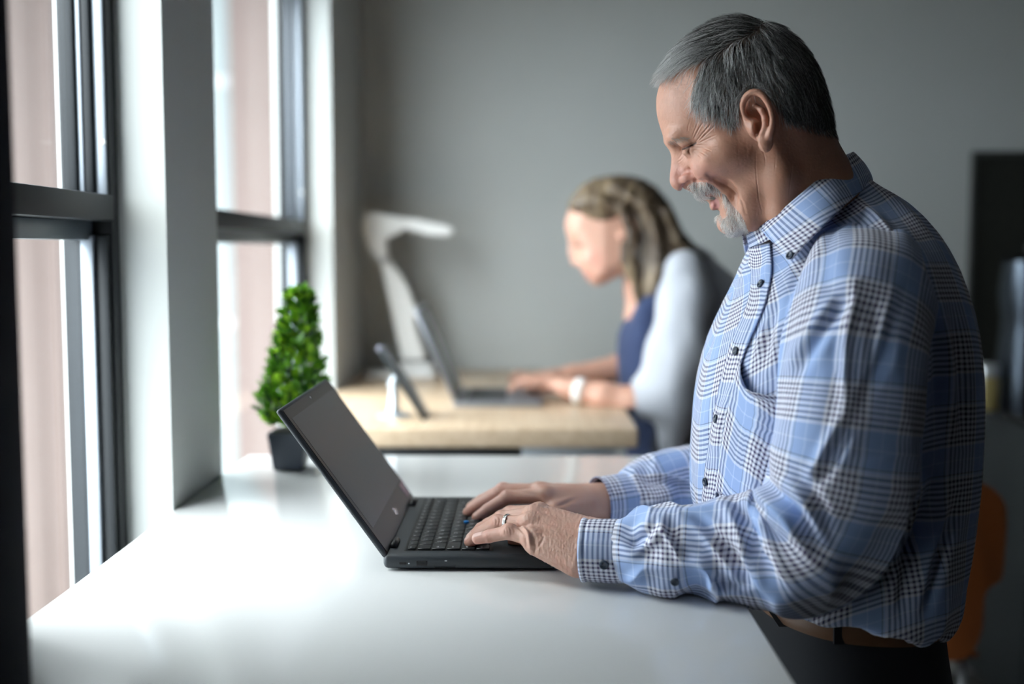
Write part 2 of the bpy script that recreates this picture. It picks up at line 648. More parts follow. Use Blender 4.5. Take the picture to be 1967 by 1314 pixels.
def wood_mat():
    m = bpy.data.materials.new('light_oak')
    m.use_nodes = True
    nt = m.node_tree
    b = nt.nodes['Principled BSDF']
    b.inputs['Roughness'].default_value = 0.3
    co = nt.nodes.new('ShaderNodeTexCoord')
    mp = nt.nodes.new('ShaderNodeMapping')
    mp.inputs['Scale'].default_value = (30, 1.6, 30)
    n = nt.nodes.new('ShaderNodeTexNoise')
    n.inputs['Scale'].default_value = 2.5
    n.inputs['Detail'].default_value = 6
    n.inputs['Distortion'].default_value = 0.6
    r = nt.nodes.new('ShaderNodeValToRGB')
    r.color_ramp.elements[0].position = 0.3
    r.color_ramp.elements[0].color = (0.50, 0.36, 0.235, 1)
    r.color_ramp.elements[1].position = 0.75
    r.color_ramp.elements[1].color = (0.68, 0.53, 0.38, 1)
    nt.links.new(co.outputs['Object'], mp.inputs['Vector'])
    nt.links.new(mp.outputs[0], n.inputs['Vector'])
    nt.links.new(n.outputs['Fac'], r.inputs[0])
    nt.links.new(r.outputs[0], b.inputs['Base Color'])
    return m


oak = wood_mat()
DX1 = 0.240
# the white desk
wd = thing('white_desk', (-0.14, 1.2, 0), 'white laminate standing desk under the open black laptop', 'desk')
box('desktop', (WX + 0.001, 0.905, 0.972), (DX1, 2.12, 1.0), white_lam, wd, 0.0025, 2)
for y in (1.06, 1.96):
    box('leg', (-0.17, y - 0.04, 0.03), (-0.09, y + 0.04, 0.94), grey_metal, wd, 0.004)
    box('foot', (-0.46, y - 0.04, 0.0), (0.18, y + 0.04, 0.03), grey_metal, wd, 0.004)
    box('bracket', (-0.44, y - 0.03, 0.94), (0.16, y + 0.03, 0.972), grey_metal, wd, 0.003)
# the oak desk of the woman
od = thing('oak_desk', (-0.14, 3.05, 0), 'light oak desk with dark steel underframe against the back wall', 'desk')
OY = 2.45
box('desktop', (WX + 0.001, OY, 0.957), (0.243, BY - 0.002, 1.0), oak, od, 0.006, 3)
box('rail', (-0.46, OY + 0.10, 0.88), (0.20, OY + 0.14, 0.957), black_steel, od, 0.003)
box('rail', (-0.46, BY - 0.16, 0.88), (0.20, BY - 0.12, 0.957), black_steel, od, 0.003)
q0, q1 = P(1002, 870, OY + 0.09), P(1180, 870, OY + 0.09)
box('control_panel', (q0[0], OY + 0.085, 0.86), (q1[0], OY + 0.099, 0.956), grey_metal, od, 0.003)
for y in (OY + 0.12, BY - 0.14):
    box('leg', (-0.17, y - 0.04, 0.03), (-0.09, y + 0.04, 0.88), black_steel, od, 0.004)
    box('foot', (-0.46, y - 0.04, 0.0), (0.2, y + 0.04, 0.03), black_steel, od, 0.004)
# ------------------------------------------------------------------ the man's laptop
lap_m = mat('charcoal_laptop', (0.030, 0.036, 0.043), 0.45, 0.0, 0.5, bump=0.03, bscale=900)
lap_dark = mat('black_laptop_plastic', (0.012, 0.013, 0.015), 0.42)
key_m = mat('black_key', (0.016, 0.018, 0.020), 0.38)
screen_m = mat('matte_screen', (0.058, 0.074, 0.086), 0.36, spec=0.6)
legend_m = mat('white_legend', (0.85, 0.87, 0.9), 0.6)
blue_m = mat('blue_nub', (0.01, 0.22, 0.62), 0.45)
chrome_m = mat('bright_mark', (0.7, 0.72, 0.75), 0.25, 0.6)
LX0, LX1, LY0, LY1, LZ = 0.0, 0.0, 1.345, 1.672, 1.0
LX0 = P(736, 1090, 1.345)[0]
LX1 = LX0 + 0.222
BT = LZ + 0.0205                         # top of the keyboard deck
lap = thing('laptop', ((LX0 + LX1) / 2, (LY0 + LY1) / 2, LZ), 'open charcoal laptop the man in the plaid shirt types on', 'laptop')
body = box('base', (LX0, LY0, LZ + 0.0025), (LX1, LY1, BT), lap_m, lap, 0.006, 3)
for y in (LY0 + 0.02, LY1 - 0.02):
    for x in (LX0 + 0.02, LX1 - 0.02):
        link('rubber_foot', lathe_mesh('rubber_foot', [(0.001, 0), (0.006, 0), (0.007, 0.003), (0.001, 0.003)], 12), lap_dark, lap, loc=(x, y, LZ))
# ports on the near side
def port(nm, x0, x1, z0, z1, m, d=0.0012):
    return box(nm, (x0, LY0 - 0.0003, z0), (x1, LY0 + d, z1), m, body, 0.0003, 1)
slot_m = mat('port_black', (0.003, 0.003, 0.004), 0.6)
def lx(px):
    return P(px, 1090, LY0)[0]
port('usb_c_port', lx(767), lx(781), LZ + 0.0085, LZ + 0.0115, slot_m)
port('usb_port', lx(800), lx(821), LZ + 0.0070, LZ + 0.0130, slot_m)
port('usb_tongue', lx(802), lx(819), LZ + 0.0115, LZ + 0.0125, chrome_m, 0.0004)
port('card_slot', lx(835), lx(875), LZ + 0.0040, LZ + 0.0046, slot_m)
port('card_slot', lx(835), lx(836), LZ + 0.0040, LZ + 0.0085, slot_m)
port('card_slot', lx(874), lx(875), LZ + 0.0040, LZ + 0.0085, slot_m)
port('port_mark', lx(784), lx(787), LZ + 0.0090, LZ + 0.0105, legend_m, 0.0001)
port('port_mark', lx(854), lx(859), LZ + 0.0125, LZ + 0.0138, legend_m, 0.0001)
# keyboard well
KX0, KX1 = LX0 + 0.026, LX0 + 0.128
KY0, KY1 = LY0 + 0.020, LY1 - 0.020
box('keyboard_well', (KX0 - 0.003, KY0 - 0.003, BT - 0.001), (KX1 + 0.003, KY1 + 0.003, BT + 0.0002), lap_dark, lap)
rows = [
    ['esc', 'F1', 'F2', 'F3', 'F4', 'F5', 'F6', 'F7', 'F8', 'F9', 'F10', 'F11', 'F12', 'ins', 'del'],
    ['`', '1', '2', '3', '4', '5', '6', '7', '8', '9', '0', '-', '=', ('bksp', 1.9)],
    [('tab', 1.4), 'Q', 'W', 'E', 'R', 'T', 'Y', 'U', 'I', 'O', 'P', '[', ']', ('\\', 1.5)],
    [('caps', 1.7), 'A', 'S', 'D', 'F', 'G', 'H', 'J', 'K', 'L', ';', "'", ('enter', 2.2)],
    [('shift', 2.2), 'Z', 'X', 'C', 'V', 'B', 'N', 'M', ',', '.', '/', ('shift', 2.7)],
    ['ctrl', 'fn', 'win', 'alt', (' ', 5.2), 'alt', 'ctrl', '<', '^', '>'],
]
rh = [0.012, 0.018, 0.018, 0.018, 0.018, 0.018]
key_meshes, legend_meshes = {}, {}
xk = KX0
for ri, row in enumerate(rows):
    n = sum((k[1] if isinstance(k, tuple) else 1.0) for k in row)
    unit = (KY1 - KY0) / n
    y = KY0
    for k in row:
        s, w = k if isinstance(k, tuple) else (k, 1.0)
        kw = unit * w - 0.0022
        kk = (round(kw, 4), rh[ri])
        if kk not in key_meshes:
            hx = (rh[ri] - 0.0022) / 2
            key_meshes[kk] = box_mesh('key', (-hx, -kw / 2, 0), (hx, kw / 2, 0.0022), 0.0006, 1)
        c = (xk + rh[ri] / 2, y + unit * w / 2, BT + 0.0001)
        o = link('key', key_meshes[kk], key_m, lap, loc=c)
        if len(s.strip()):
            if s not in legend_meshes:
                cu = bpy.data.curves.new('legend', 'FONT')
                cu.body = s
                cu.size = 0.0065 if len(s) == 1 else 0.0042
                cu.align_x = 'CENTER'
                cu.align_y = 'CENTER'
                cu.resolution_u = 2
                tmp = bpy.data.objects.new('legend', cu)
                COL.objects.link(tmp)
                dg = bpy.context.evaluated_depsgraph_get()
                legend_meshes[s] = bpy.data.meshes.new_from_object(tmp.evaluated_get(dg))
                bpy.data.objects.remove(tmp)
                legend_meshes[s].materials.clear()
            lo = link('legend', legend_meshes[s], legend_m, o, loc=(-0.0015, -kw * 0.18 if w == 1 else -kw / 2 + 0.007, 0.00226), rot=(0, 0, math.pi / 2), local=True)
        y += unit * w
    xk += rh[ri]
# pointing stick, pad and pad buttons
pc = ((KX0 + 0.066), (KY0 + KY1) / 2 - 0.012)
link('pointing_stick', lathe_mesh('pointing_stick', [(0.0005, 0), (0.0030, 0), (0.0036, 0.0015), (0.0034, 0.0032), (0.0005, 0.0036)], 16), blue_m, lap, loc=(pc[0], pc[1], BT + 0.0015))
pad_m = mat('trackpad', (0.030, 0.033, 0.036), 0.35)
box('trackpad', (LX0 + 0.150, pc[1] - 0.05, BT - 0.0005), (LX0 + 0.200, pc[1] + 0.05, BT + 0.0004), pad_m, lap, 0.0003, 1)
for dy in (-0.033, 0.0, 0.033):
    box('pad_button', (LX0 + 0.137, pc[1] + dy - 0.016, BT - 0.0005), (LX0 + 0.1485, pc[1] + dy + 0.016, BT + 0.0012), pad_m, lap, 0.0005, 1)
# lid: built lying flat (x = up the screen), then turned about the hinge
lidL, lidT = 0.219, 0.0070
a0 = np.array([LX0 + 0.006, LZ + 0.0185])
topc = P(531, 778, LY0)
ang = math.atan2(topc[2] - a0[1], topc[0] - a0[0])
ca, sa = math.cos(ang), math.sin(ang)


def lid_tf(me):
    for q in me.vertices:
        x, y, z = q.co
        q.co = (a0[0] + ca * x + sa * z, y, a0[1] + sa * x - ca * z)
    me.flip_normals()
    return me


def lid_part(nm, lo, hi, m, parent, bev=0.0, seg=2):
    return link(nm, lid_tf(box_mesh(nm, lo, hi, bev, seg)), m, parent)


lid = lid_part('lid', (0.0, LY0 + 0.002, -lidT), (lidL, LY1 - 0.002, 0.0), lap_m, lap, 0.0032, 3)
lid_part('bezel', (0.004, LY0 + 0.006, -0.0002), (lidL - 0.004, LY1 - 0.006, 0.0008), mat('screen_bezel', (0.016, 0.018, 0.021), 0.36), lid, 0.0003, 1)
lid_part('screen', (0.036, LY0 + 0.017, 0.0), (lidL - 0.018, LY1 - 0.017, 0.0011), screen_m, lid)
lid_part('webcam', (lidL - 0.012, (LY0 + LY1) / 2 - 0.003, 0.0008), (lidL - 0.008, (LY0 + LY1) / 2 + 0.003, 0.0012), mat('webcam_lens', (0.12, 0.13, 0.16), 0.15), lid)
link('bezel_logo', lid_tf(np_mesh('bezel_logo', [(0.016, 1.502, 0.0010), (0.026, 1.508, 0.0010), (0.024, 1.515, 0.0010), (0.018, 1.528, 0.0010), (0.013, 1.512, 0.0010)], [(0, 1, 2, 3, 4)], False)), chrome_m, lid)
tag(lid_part('sticker', (0.012, LY1 - 0.040, 0.0008), (0.032, LY1 - 0.016, 0.0011), mat('pink_sticker', (0.62, 0.42, 0.46), 0.5), lid), 'pale pink sticker')
for y in (LY0 + 0.030, LY1 - 0.066):
    tube('hinge', [(a0[0] + 0.003, y, a0[1] + 0.004), (a0[0] + 0.003, y + 0.036, a0[1] + 0.003)], 0.0042, lap_dark, lap, 14)

# ------------------------------------------------------------------ boxwood cone in a square pot
pot_c = PZ(552, 905, 1.0)
pl = thing('potted_boxwood', (pot_c[0], pot_c[1] + 0.02, 1.0), 'small cone of green boxwood in a square dark pot', 'plant')
pcx, pcy = pot_c[0], pot_c[1] + 0.024
pot_m = mat('dark_slate_pot', (0.035, 0.045, 0.062), 0.55, var=0.08)
box('pot', (pcx - 0.034, pcy - 0.034, 1.0), (pcx + 0.034, pcy + 0.034, 1.068), pot_m, pl, 0.004, 2, taper=0.74)
box('soil', (pcx - 0.029, pcy - 0.029, 1.062), (pcx + 0.029, pcy + 0.029, 1.070), mat('dark_soil', (0.02, 0.015, 0.01), 0.9, bump=0.6, bscale=200), pl, 0.003)
tube('stem', [(pcx, pcy, 1.065), (pcx + 0.003, pcy, 1.17), (pcx + 0.014, pcy, 1.29)], [0.004, 0.003, 0.001], mat('plant_stem', (0.05, 0.06, 0.02), 0.7), pl, 8)


def leaf_mesh(L, w):
    v, f = [], []
    n = 5
    for i in range(n):
        t = i / (n - 1)
        ww = w * math.sin(math.pi * min(1, 0.08 + 0.86 * t)) ** 0.7
        zc = 0.18 * L * t * t
        v += [(L * t, -ww, zc + 0.25 * ww), (L * t, 0, zc), (L * t, ww, zc + 0.25 * ww)]
    for i in range(n - 1):
        for j in (0, 1):
            a = i * 3 + j
            f.append((a, a + 1, a + 4, a + 3))
    return np.array(v), f


leaf_mats = [mat('leaf_dark', (0.022, 0.085, 0.012), 0.32, var=0.3, vscale=90), mat('leaf_mid', (0.11, 0.30, 0.02), 0.32, var=0.3, vscale=90), mat('leaf_bright', (0.32, 0.60, 0.035), 0.32, var=0.25, vscale=90)]
for m_ in leaf_mats:
    nt_ = m_.node_tree                      # thin leaves let some daylight through
    pb_ = nt_.nodes['Principled BSDF']
    tl_ = nt_.nodes.new('ShaderNodeBsdfTranslucent')
    mx_s = nt_.nodes.new('ShaderNodeMixShader')
    mx_s.inputs[0].default_value = 0.45
    nt_.links.new(pb_.inputs['Base Color'].links[0].from_socket, tl_.inputs['Color'])
    nt_.links.new(pb_.outputs[0], mx_s.inputs[1])
    nt_.links.new(tl_.outputs[0], mx_s.inputs[2])
    nt_.links.new(mx_s.outputs[0], nt_.nodes['Material Output'].inputs['Surface'])
leaf_me = []
for m_ in leaf_mats:
    for L, w in ((0.022, 0.0070), (0.018, 0.0060)):
        v, f = leaf_mesh(L, w)
        me = np_mesh('leaf', v, f)
        me.materials.append(m_)
        leaf_me.append(me)
rng = np.random.default_rng(11)
small_v, small_f, nsm = [], [], 0
ztop, zbot = 1.312, 1.078
axis_lean = 0.020
NL = 1050
specs = []
for i in range(NL):
    t = rng.random() ** 1.35                      # 0 bottom .. 1 top
    z = zbot + (ztop - zbot) * t
    Rz = 0.012 + 0.052 * (1 - t) ** 0.8 * min(1.0, 0.42 + t * 4.2)
    rr = Rz * (0.35 + 0.65 * math.sqrt(rng.random()))
    th = rng.uniform(0, 2 * math.pi)
    c = np.array([pcx + axis_lean * t + 0.004 + rr * math.cos(th), pcy + rr * math.sin(th), z])
    yaw = th + rng.normal(0, 0.55)
    pitch = -rng.uniform(0.1, 1.1)
    roll = rng.normal(0, 0.6)
    shade = rng.choice(3, p=(0.30, 0.40, 0.30))
    face = -math.sin(th) + rr / Rz
    specs.append((face, c, (roll, pitch, yaw), shade))
specs.sort(key=lambda q: -q[0])
for i, (face, c, e, shade) in enumerate(specs):
    if i < 300:
        link('leaf', leaf_me[shade * 2 + (i % 2)], None, pl, loc=c, rot=e)
    else:
        from mathutils import Euler
        v, f = leaf_mesh(0.018, 0.0055)
        M = np.array(Euler(e).to_matrix())
        small_v.append(v @ M.T + c)
        small_f += [tuple(nsm + k for k in q) for q in f]
        nsm += len(v)
S(link('foliage', np_mesh('foliage', np.vstack(small_v), small_f), leaf_mats[1], pl), 'stuff')

# ------------------------------------------------------------------ on the oak desk: lamp, tablet on a stand, silver laptop
lamp_m = mat('white_lamp_plastic', (0.86, 0.86, 0.84), 0.3)
lamp_g = mat('lamp_grey_joint', (0.45, 0.46, 0.47), 0.4)
LYD = 3.10
def lampP(x, y):
    return P(x, y, LYD)
lb = PZ(772, 722, 1.0)
LYD = lb[1]
lamp = thing('desk_lamp', (lb[0], lb[1], 1.0), 'white folding desk lamp with flat arm and square base', 'lamp')
b0, b1 = lampP(708, 700), lampP(838, 700)
box('base', (b0[0], LYD - 0.07, 1.0), (b1[0], LYD + 0.07, 1.016), lamp_m, lamp, 0.006, 3)
box('base_block', (lampP(748, 690)[0], LYD - 0.03, 1.014), (lampP(832, 690)[0], LYD + 0.04, 1.040), lamp_m, lamp, 0.008, 3)


def slab(name, outline, y0, y1, m, parent, bev=0.004):
    """a plate with the given side outline (pixels at the lamp's depth) and real thickness"""
    bm = bmesh.new()
    vs = [bm.verts.new(Vector((lampP(*q)[0], y0, lampP(*q)[2]))) for q in outline]
    f = bm.faces.new(vs)
    r = bmesh.ops.extrude_face_region(bm, geom=[f])
    bmesh.ops.translate(bm, verts=[q for q in r['geom'] if isinstance(q, bmesh.types.BMVert)], vec=(0, y1 - y0, 0))
    bmesh.ops.recalc_face_normals(bm, faces=bm.faces)
    bmesh.ops.bevel(bm, geom=list(bm.edges), offset=bev, segments=2, affect='EDGES')
    me = bpy.data.meshes.new(name)
    bm.to_mesh(me)
    bm.free()
    me.polygons.foreach_set('use_smooth', np.ones(len(me.polygons), bool))
    me.set_sharp_from_angle(angle=math.radians(50))
    return link(name, me, m, parent)


slab('lower_arm', [(774, 690), (732, 500), (748, 500), (770, 528), (786, 556), (800, 600), (797, 622), (818, 690)], LYD - 0.022, LYD + 0.022, lamp_m, lamp)
slab('upper_elbow', [(730, 503), (712, 478), (699, 448), (698, 424), (706, 410), (722, 408), (766, 417), (778, 430), (770, 446), (742, 458), (745, 500)], LYD - 0.026, LYD + 0.026, lamp_m, lamp)
slab('head', [(764, 419), (800, 421), (866, 436), (871, 444), (862, 453), (826, 452), (768, 436)], LYD - 0.04, LYD + 0.04, lamp_m, lamp, 0.003)
c = lampP(741, 500)
tube('joint', [(c[0], LYD - 0.029, c[2]), (c[0], LYD + 0.029, c[2])], 0.012, lamp_g, lamp, 20)

# tablet leaning on a small pedestal
ty = PZ(757, 800, 1.0)[1]
tab = thing('tablet_stand', (P(757, 800, ty)[0], ty, 1.0), 'small silver pedestal stand holding the dark tablet upright', 'stand')
tx = P(757, 800, ty)[0]
stand_m = mat('silver_stand', (0.55, 0.60, 0.65), 0.3, 0.7)
link('pedestal', lathe_mesh('pedestal', [(0.001, 0), (0.040, 0), (0.041, 0.003), (0.036, 0.006), (0.017, 0.010), (0.011, 0.022), (0.009, 0.060), (0.012, 0.075), (0.012, 0.084), (0.001, 0.086)], 28, (tx, ty, 1.0)), stand_m, tab)
ta, tb = P(735, 668, ty), P(820, 801, ty)
mid = (ta + tb) / 2
tube('neck', [(tx, ty, 1.078), (tx + 0.004, ty, 1.092), mid - np.array([0.013, 0, -0.002])], [0.010, 0.009, 0.007], stand_m, tab, 12)
dv = (tb - ta) / np.linalg.norm(tb - ta)
nrm = np.array([dv[2], 0, -dv[0]])
tbl = thing('tablet', tuple(mid), 'dark thin tablet leaning on the silver stand', 'tablet')


def plate(name, a, b, n, t0, t1, y0, y1, m, parent, bev=0.002, inset=0.0):
    d = (b - a) / np.linalg.norm(b - a)
    L = np.linalg.norm(b - a)
    me = box_mesh(name, (inset, y0, t0), (L - inset, y1, t1), bev, 2)
    for q in me.vertices:
        x, y, z = q.co
        q.co = Vector(a[[0, 1, 2]] * [1, 0, 1] + d * x + n * z) + Vector((0, y, 0))
    return link(name, me, m, parent)


plate('case', ta, tb, nrm, -0.004, 0.004, ty - 0.062, ty + 0.062, mat('tablet_dark_green', (0.015, 0.022, 0.024), 0.4), tbl)
plate('glass', ta, tb, nrm, 0.0038 if nrm[0] > 0 else -0.0048, 0.0048 if nrm[0] > 0 else -0.0038, ty - 0.056, ty + 0.056, mat('tablet_glass', (0.01, 0.012, 0.014), 0.08), tbl, 0.0004, 0.008)
c = ta
link('camera_bump', lathe_mesh('camera_bump', [(0.001, -0.004), (0.006, -0.004), (0.0075, 0), (0.006, 0.004), (0.001, 0.004)], 16, (0, 0, 0)), mat('tablet_lilac_edge', (0.5, 0.5, 0.62), 0.3, 0.4), tbl, loc=tuple(c + np.array([0.0, -0.045, 0.001])), rot=(math.pi / 2, 0, 0))

# silver laptop of the woman
silver = mat('space_grey_aluminium', (0.34, 0.36, 0.40), 0.35, 0.55)
wy0 = PZ(880, 773, 1.012)[1]
wy1 = wy0 + 0.30
wa, wb = P(874, 768, wy0), P(1052, 772, wy0)
wl_ = thing('silver_laptop', (wa[0] + 0.1, wy0 + 0.15, 1.0), 'slim grey aluminium laptop the woman types on', 'laptop')
box('base', (wa[0] - 0.004, wy0, 1.0), (wa[0] + 0.212, wy1, 1.0135), silver, wl_, 0.003, 2)
box('keyboard', (wa[0] + 0.028, wy0 + 0.02, 1.0130), (wa[0] + 0.125, wy1 - 0.02, 1.0142), mat('grey_keyboard', (0.05, 0.052, 0.06), 0.5), wl_, 0.0004, 1)
box('trackpad', (wa[0] + 0.135, wy0 + 0.09, 1.0130), (wa[0] + 0.205, wy1 - 0.09, 1.0139), silver, wl_, 0.0003, 1)
la, lb_ = np.array([wa[0], wy0, 1.012]), P(797, 592, wy0)
nr2 = np.array([-(lb_ - la)[2], 0, (lb_ - la)[0]])
nr2 /= np.linalg.norm(nr2)
wlid = plate('lid', la, lb_, nr2, -0.004, 0.004, wy0, wy1, silver, wl_, 0.002)
sgn = 1 if nr2[0] > 0 else -1
plate('screen', la, lb_, nr2, min(sgn * 0.0036, sgn * 0.0046), max(sgn * 0.0036, sgn * 0.0046), wy0 + 0.008, wy1 - 0.008, mat('dim_screen', (0.10, 0.11, 0.12), 0.25), wlid, 0.0003, 0.008)

# ------------------------------------------------------------------ right-hand background
dark_wood = mat('dark_board', (0.020, 0.021, 0.018), 0.35, var=0.4, vscale=5)
bx0 = P(1862, 500, BY - 0.02)[0]
zt, zb = P(1862, 291, BY - 0.02)[2], 0.93
bd = thing('dark_panel', (bx0 + 0.5, BY - 0.03, zb), 'large dark glossy panel on the grey wall behind the man', 'panel')
box('board', (bx0 + 0.012, BY - 0.022, zb + 0.012), (bx0 + 1.1, BY - 0.001, zt - 0.012), dark_wood, bd)
for lo, hi in (((bx0, BY - 0.032, zb), (bx0 + 0.014, BY - 0.001, zt)), ((bx0 + 1.098, BY - 0.032, zb), (bx0 + 1.112, BY - 0.001, zt)), ((bx0 + 0.014, BY - 0.032, zt - 0.014), (bx0 + 1.098, BY - 0.001, zt)), ((bx0 + 0.014, BY - 0.032, zb), (bx0 + 1.098, BY - 0.001, zb + 0.014))):
    box('frame', lo, hi, mat('panel_frame', (0.03, 0.032, 0.03), 0.4), bd, 0.003)
sb = thing('sideboard', (bx0 + 0.6, BY - 0.25, 0), 'low grey sideboard with a black top behind the man', 'cabinet')
sz = P(1920, 800, BY - 0.5)[2]
sx0, sx1, sy0 = bx0 - 0.02, bx0 + 1.5, BY - 0.50
box('top', (sx0, sy0 - 0.02, sz - 0.03), (sx1, BY - 0.035, sz), mat('black_top', (0.012, 0.013, 0.014), 0.25), sb, 0.003)
box('body', (sx0 + 0.02, sy0, 0.06), (sx1 - 0.02, BY - 0.035, sz - 0.03), mat('grey_cabinet', (0.035, 0.04, 0.043), 0.5), sb, 0.003)
for k in range(3):
    d0 = sx0 + 0.03 + k * 0.485
    dr = box('door', (d0, sy0 - 0.018, 0.08), (d0 + 0.475, sy0, sz - 0.07), mat('grey_door', (0.04, 0.045, 0.048), 0.45), sb, 0.003)
    tube('handle', [(d0 + 0.44, sy0 - 0.035, 0.45), (d0 + 0.44, sy0 - 0.035, 0.60)], 0.005, alu_and_glint, dr, 8)
jar = thing('glass_jar', (P(1893, 740, BY - 0.36)[0], BY - 0.36, sz), 'tall amber jar with a pale lid on the sideboard behind the man', 'jar')
jx = P(1893, 740, BY - 0.36)[0]
jz = P(1893, 697, BY - 0.36)[2]
link('vessel', lathe_mesh('vessel', [(0.001, 0), (0.036, 0.0), (0.040, 0.006), (0.040, jz - sz - 0.05), (0.034, jz - sz - 0.035), (0.001, jz - sz - 0.034)], 28, (jx, BY - 0.36, sz)), mat('amber_filling', (0.42, 0.34, 0.14), 0.15, coat=0.6), jar)
link('lid', lathe_mesh('lid', [(0.001, jz - sz - 0.038), (0.036, jz - sz - 0.038), (0.037, jz - sz - 0.004), (0.033, jz - sz), (0.001, jz - sz)], 28, (jx, BY - 0.36, sz)), mat('pale_lid', (0.75, 0.78, 0.80), 0.2, 0.5), jar)
kx = P(1975, 560, BY - 0.30)[0]
kt = thing('metal_jug', (kx, BY - 0.30, sz), 'rounded dark metal jug at the right edge on the sideboard', 'jug')
kz = P(1975, 470, BY - 0.30)[2] - sz
steel = mat('brushed_steel', (0.07, 0.085, 0.105), 0.25, 0.9)
link('body', lathe_mesh('body', [(0.001, 0), (0.085, 0), (0.088, 0.02), (0.088, 0.10), (0.075, kz * 0.45), (0.072, kz * 0.55), (0.082, kz * 0.7), (0.070, kz * 0.9), (0.001, kz * 0.95)], 32, (kx, BY - 0.30, sz)), steel, kt)
link('lid_knob', lathe_mesh('lid_knob', [(0.001, kz * 0.94), (0.010, kz * 0.945), (0.014, kz * 0.97), (0.012, kz), (0.001, kz)], 20, (kx, BY - 0.30, sz)), black_steel, kt)
tube('handle', catmull([(kx + 0.075, BY - 0.30, sz + 0.08), (kx + 0.14, BY - 0.30, sz + 0.10), (kx + 0.15, BY - 0.30, sz + 0.25), (kx + 0.075, BY - 0.30, sz + kz * 0.8)], 16), 0.009, black_steel, kt, 10)

# orange-brown wooden chair standing behind the man
CYD = 2.35
chx = P(1865, 1000, CYD)[0]
ch = thing('wooden_chair', (chx - 0.12, CYD + 0.1, 0), 'orange-brown moulded wooden chair standing behind the man', 'chair')
ply = mat('orange_plywood', (0.13, 0.036, 0.007), 0.45, var=0.2, vscale=8)
out = [(1800, 985), (1822, 945), (1855, 926), (1890, 930), (1922, 952), (1938, 985), (1934, 1060), (1928, 1112), (1905, 1128), (1892, 1150), (1886, 1215), (1860, 1262), (1822, 1270), (1800, 1250)]
bm = bmesh.new()
vs = [bm.verts.new(Vector(P(x, y, CYD))) for x, y in catmull(out + out[:1], 90)[:-1]]
f = bm.faces.new(vs)
r = bmesh.ops.extrude_face_region(bm, geom=[f])
bmesh.ops.translate(bm, verts=[q for q in r['geom'] if isinstance(q, bmesh.types.BMVert)], vec=(0, 0.014, 0))
bmesh.ops.recalc_face_normals(bm, faces=bm.faces)
me_ = bpy.data.meshes.new('backrest')
for q in bm.verts:
    q.co.y += 1.6 * (q.co.x - chx) ** 2
bm.to_mesh(me_)
bm.free()
link('backrest', me_, ply, ch)
zs_ = P(1850, 1255, CYD)[2]
seat = [(chx - 0.19, CYD + 0.02, zs_), (chx + 0.19, CYD + 0.02, zs_), (chx + 0.20, CYD + 0.40, zs_), (chx - 0.20, CYD + 0.40, zs_)]
box('seat', (chx - 0.34, CYD + 0.005, zs_ - 0.014), (chx + 0.03, CYD + 0.40, zs_), ply, ch, 0.006, 3)
for dx_ in (-0.30, 0.0):
    for dy_ in (0.03, 0.37):
        tube('leg', [(chx + dx_, CYD + dy_, zs_ - 0.014), (chx + dx_ - 0.15 + (dx_ + 0.15) * 1.25 - dx_, CYD + dy_ + (0.04 if dy_ > 0.2 else -0.04), 0.0)], 0.011, mat('chair_leg_steel', (0.25, 0.26, 0.27), 0.3, 0.8), ch, 12)
# ------------------------------------------------------------------ the man: head
MY = 1.40                                   # his midline
HO = P(1430, 240, MY)                       # a point inside his head
HN = np.array([CAM[0] - HO[0], CAM[1] - HO[1], 0.0])
HN /= np.linalg.norm(HN)                    # his left-hand side (towards the room's near end)
HU = np.array([-HN[1], HN[0], 0.0])         # towards the back of his head
if HU[0] < 0:
    HU = -HU
HV = np.array([0, 0, 1.0])


def hp(px, py, w=0.0):
    """head coordinates (back, up, left) of what shows at a pixel, w to the left of his midline"""
    d = ray(px, py)
    o = CAM - HO
    t = (w - o.dot(HN)) / d.dot(HN)
    q = o + d * t
    return np.array([q.dot(HU), q.dot(HV), w])


def hw(v):
    v = np.asarray(v)
    return HO + v[..., 0:1] * HU + v[..., 1:2] * HV + v[..., 2:3] * HN


SPX = hp(1431, 240)[0] - hp(1430, 240)[0]
def hpoly(pts, w=0.0):
    return np.array([hp(x, y, w)[:2] for x, y in pts])


base_outline = [(1269, 158), (1262, 185), (1261, 205), (1263, 225), (1269, 247), (1275, 264), (1281, 276), (1292, 288), (1302, 303), (1312, 326), (1321, 346), (1328, 360), (1332, 369), (1338, 379), (1347, 385),
                (1358, 388), (1368, 389), (1371, 395), (1373, 402), (1379, 411), (1389, 424), (1394, 435), (1403, 444), (1416, 447), (1432, 447), (1447, 470), (1462, 520), (1470, 560), (1700, 560),
                (1690, 440), (1658, 360), (1630, 308), (1612, 276), (1602, 252), (1592, 220), (1581, 180), (1562, 132), (1532, 88), (1490, 56), (1440, 44), (1385, 52), (1335, 80), (1296, 116)]
bo = catmull(base_outline + base_outline[:1], 260)[:-1]
bo2 = hpoly(bo)
HH = 0.0015
lo2, hi2 = bo2.min(0) - 0.03, bo2.max(0) + 0.02
lo2[1] = hp(1500, 548)[1]
F = Field((lo2[0], lo2[1], -0.105), (hi2[0], hi2[1], 0.105), HH)
X2, Z2 = np.meshgrid(F.ax[0], F.ax[1], indexing='ij')
d2 = poly_sd(bo2, X2, Z2)
wc = [(1285, 190, .055), (1350, 130, .063), (1400, 210, .071), (1440, 80, .071), (1540, 150, .073), (1575, 220, .067), (1460, 240, .0755), (1500, 200, .077), (1335, 250, .057), (1345, 320, .055), (1305, 290, .046), (1400, 300, .069), (1370, 230, .067),
      (1340, 370, .041), (1375, 395, .040), (1398, 432, .034), (1395, 360, .059), (1425, 425, .048), (1440, 390, .060), (1480, 340, .069), (1540, 320, .063), (1600, 380, .066), (1460, 470, .058), (1600, 280, .055), (1520, 450, .066), (1650, 500, .09)]
num, den = 0, 0
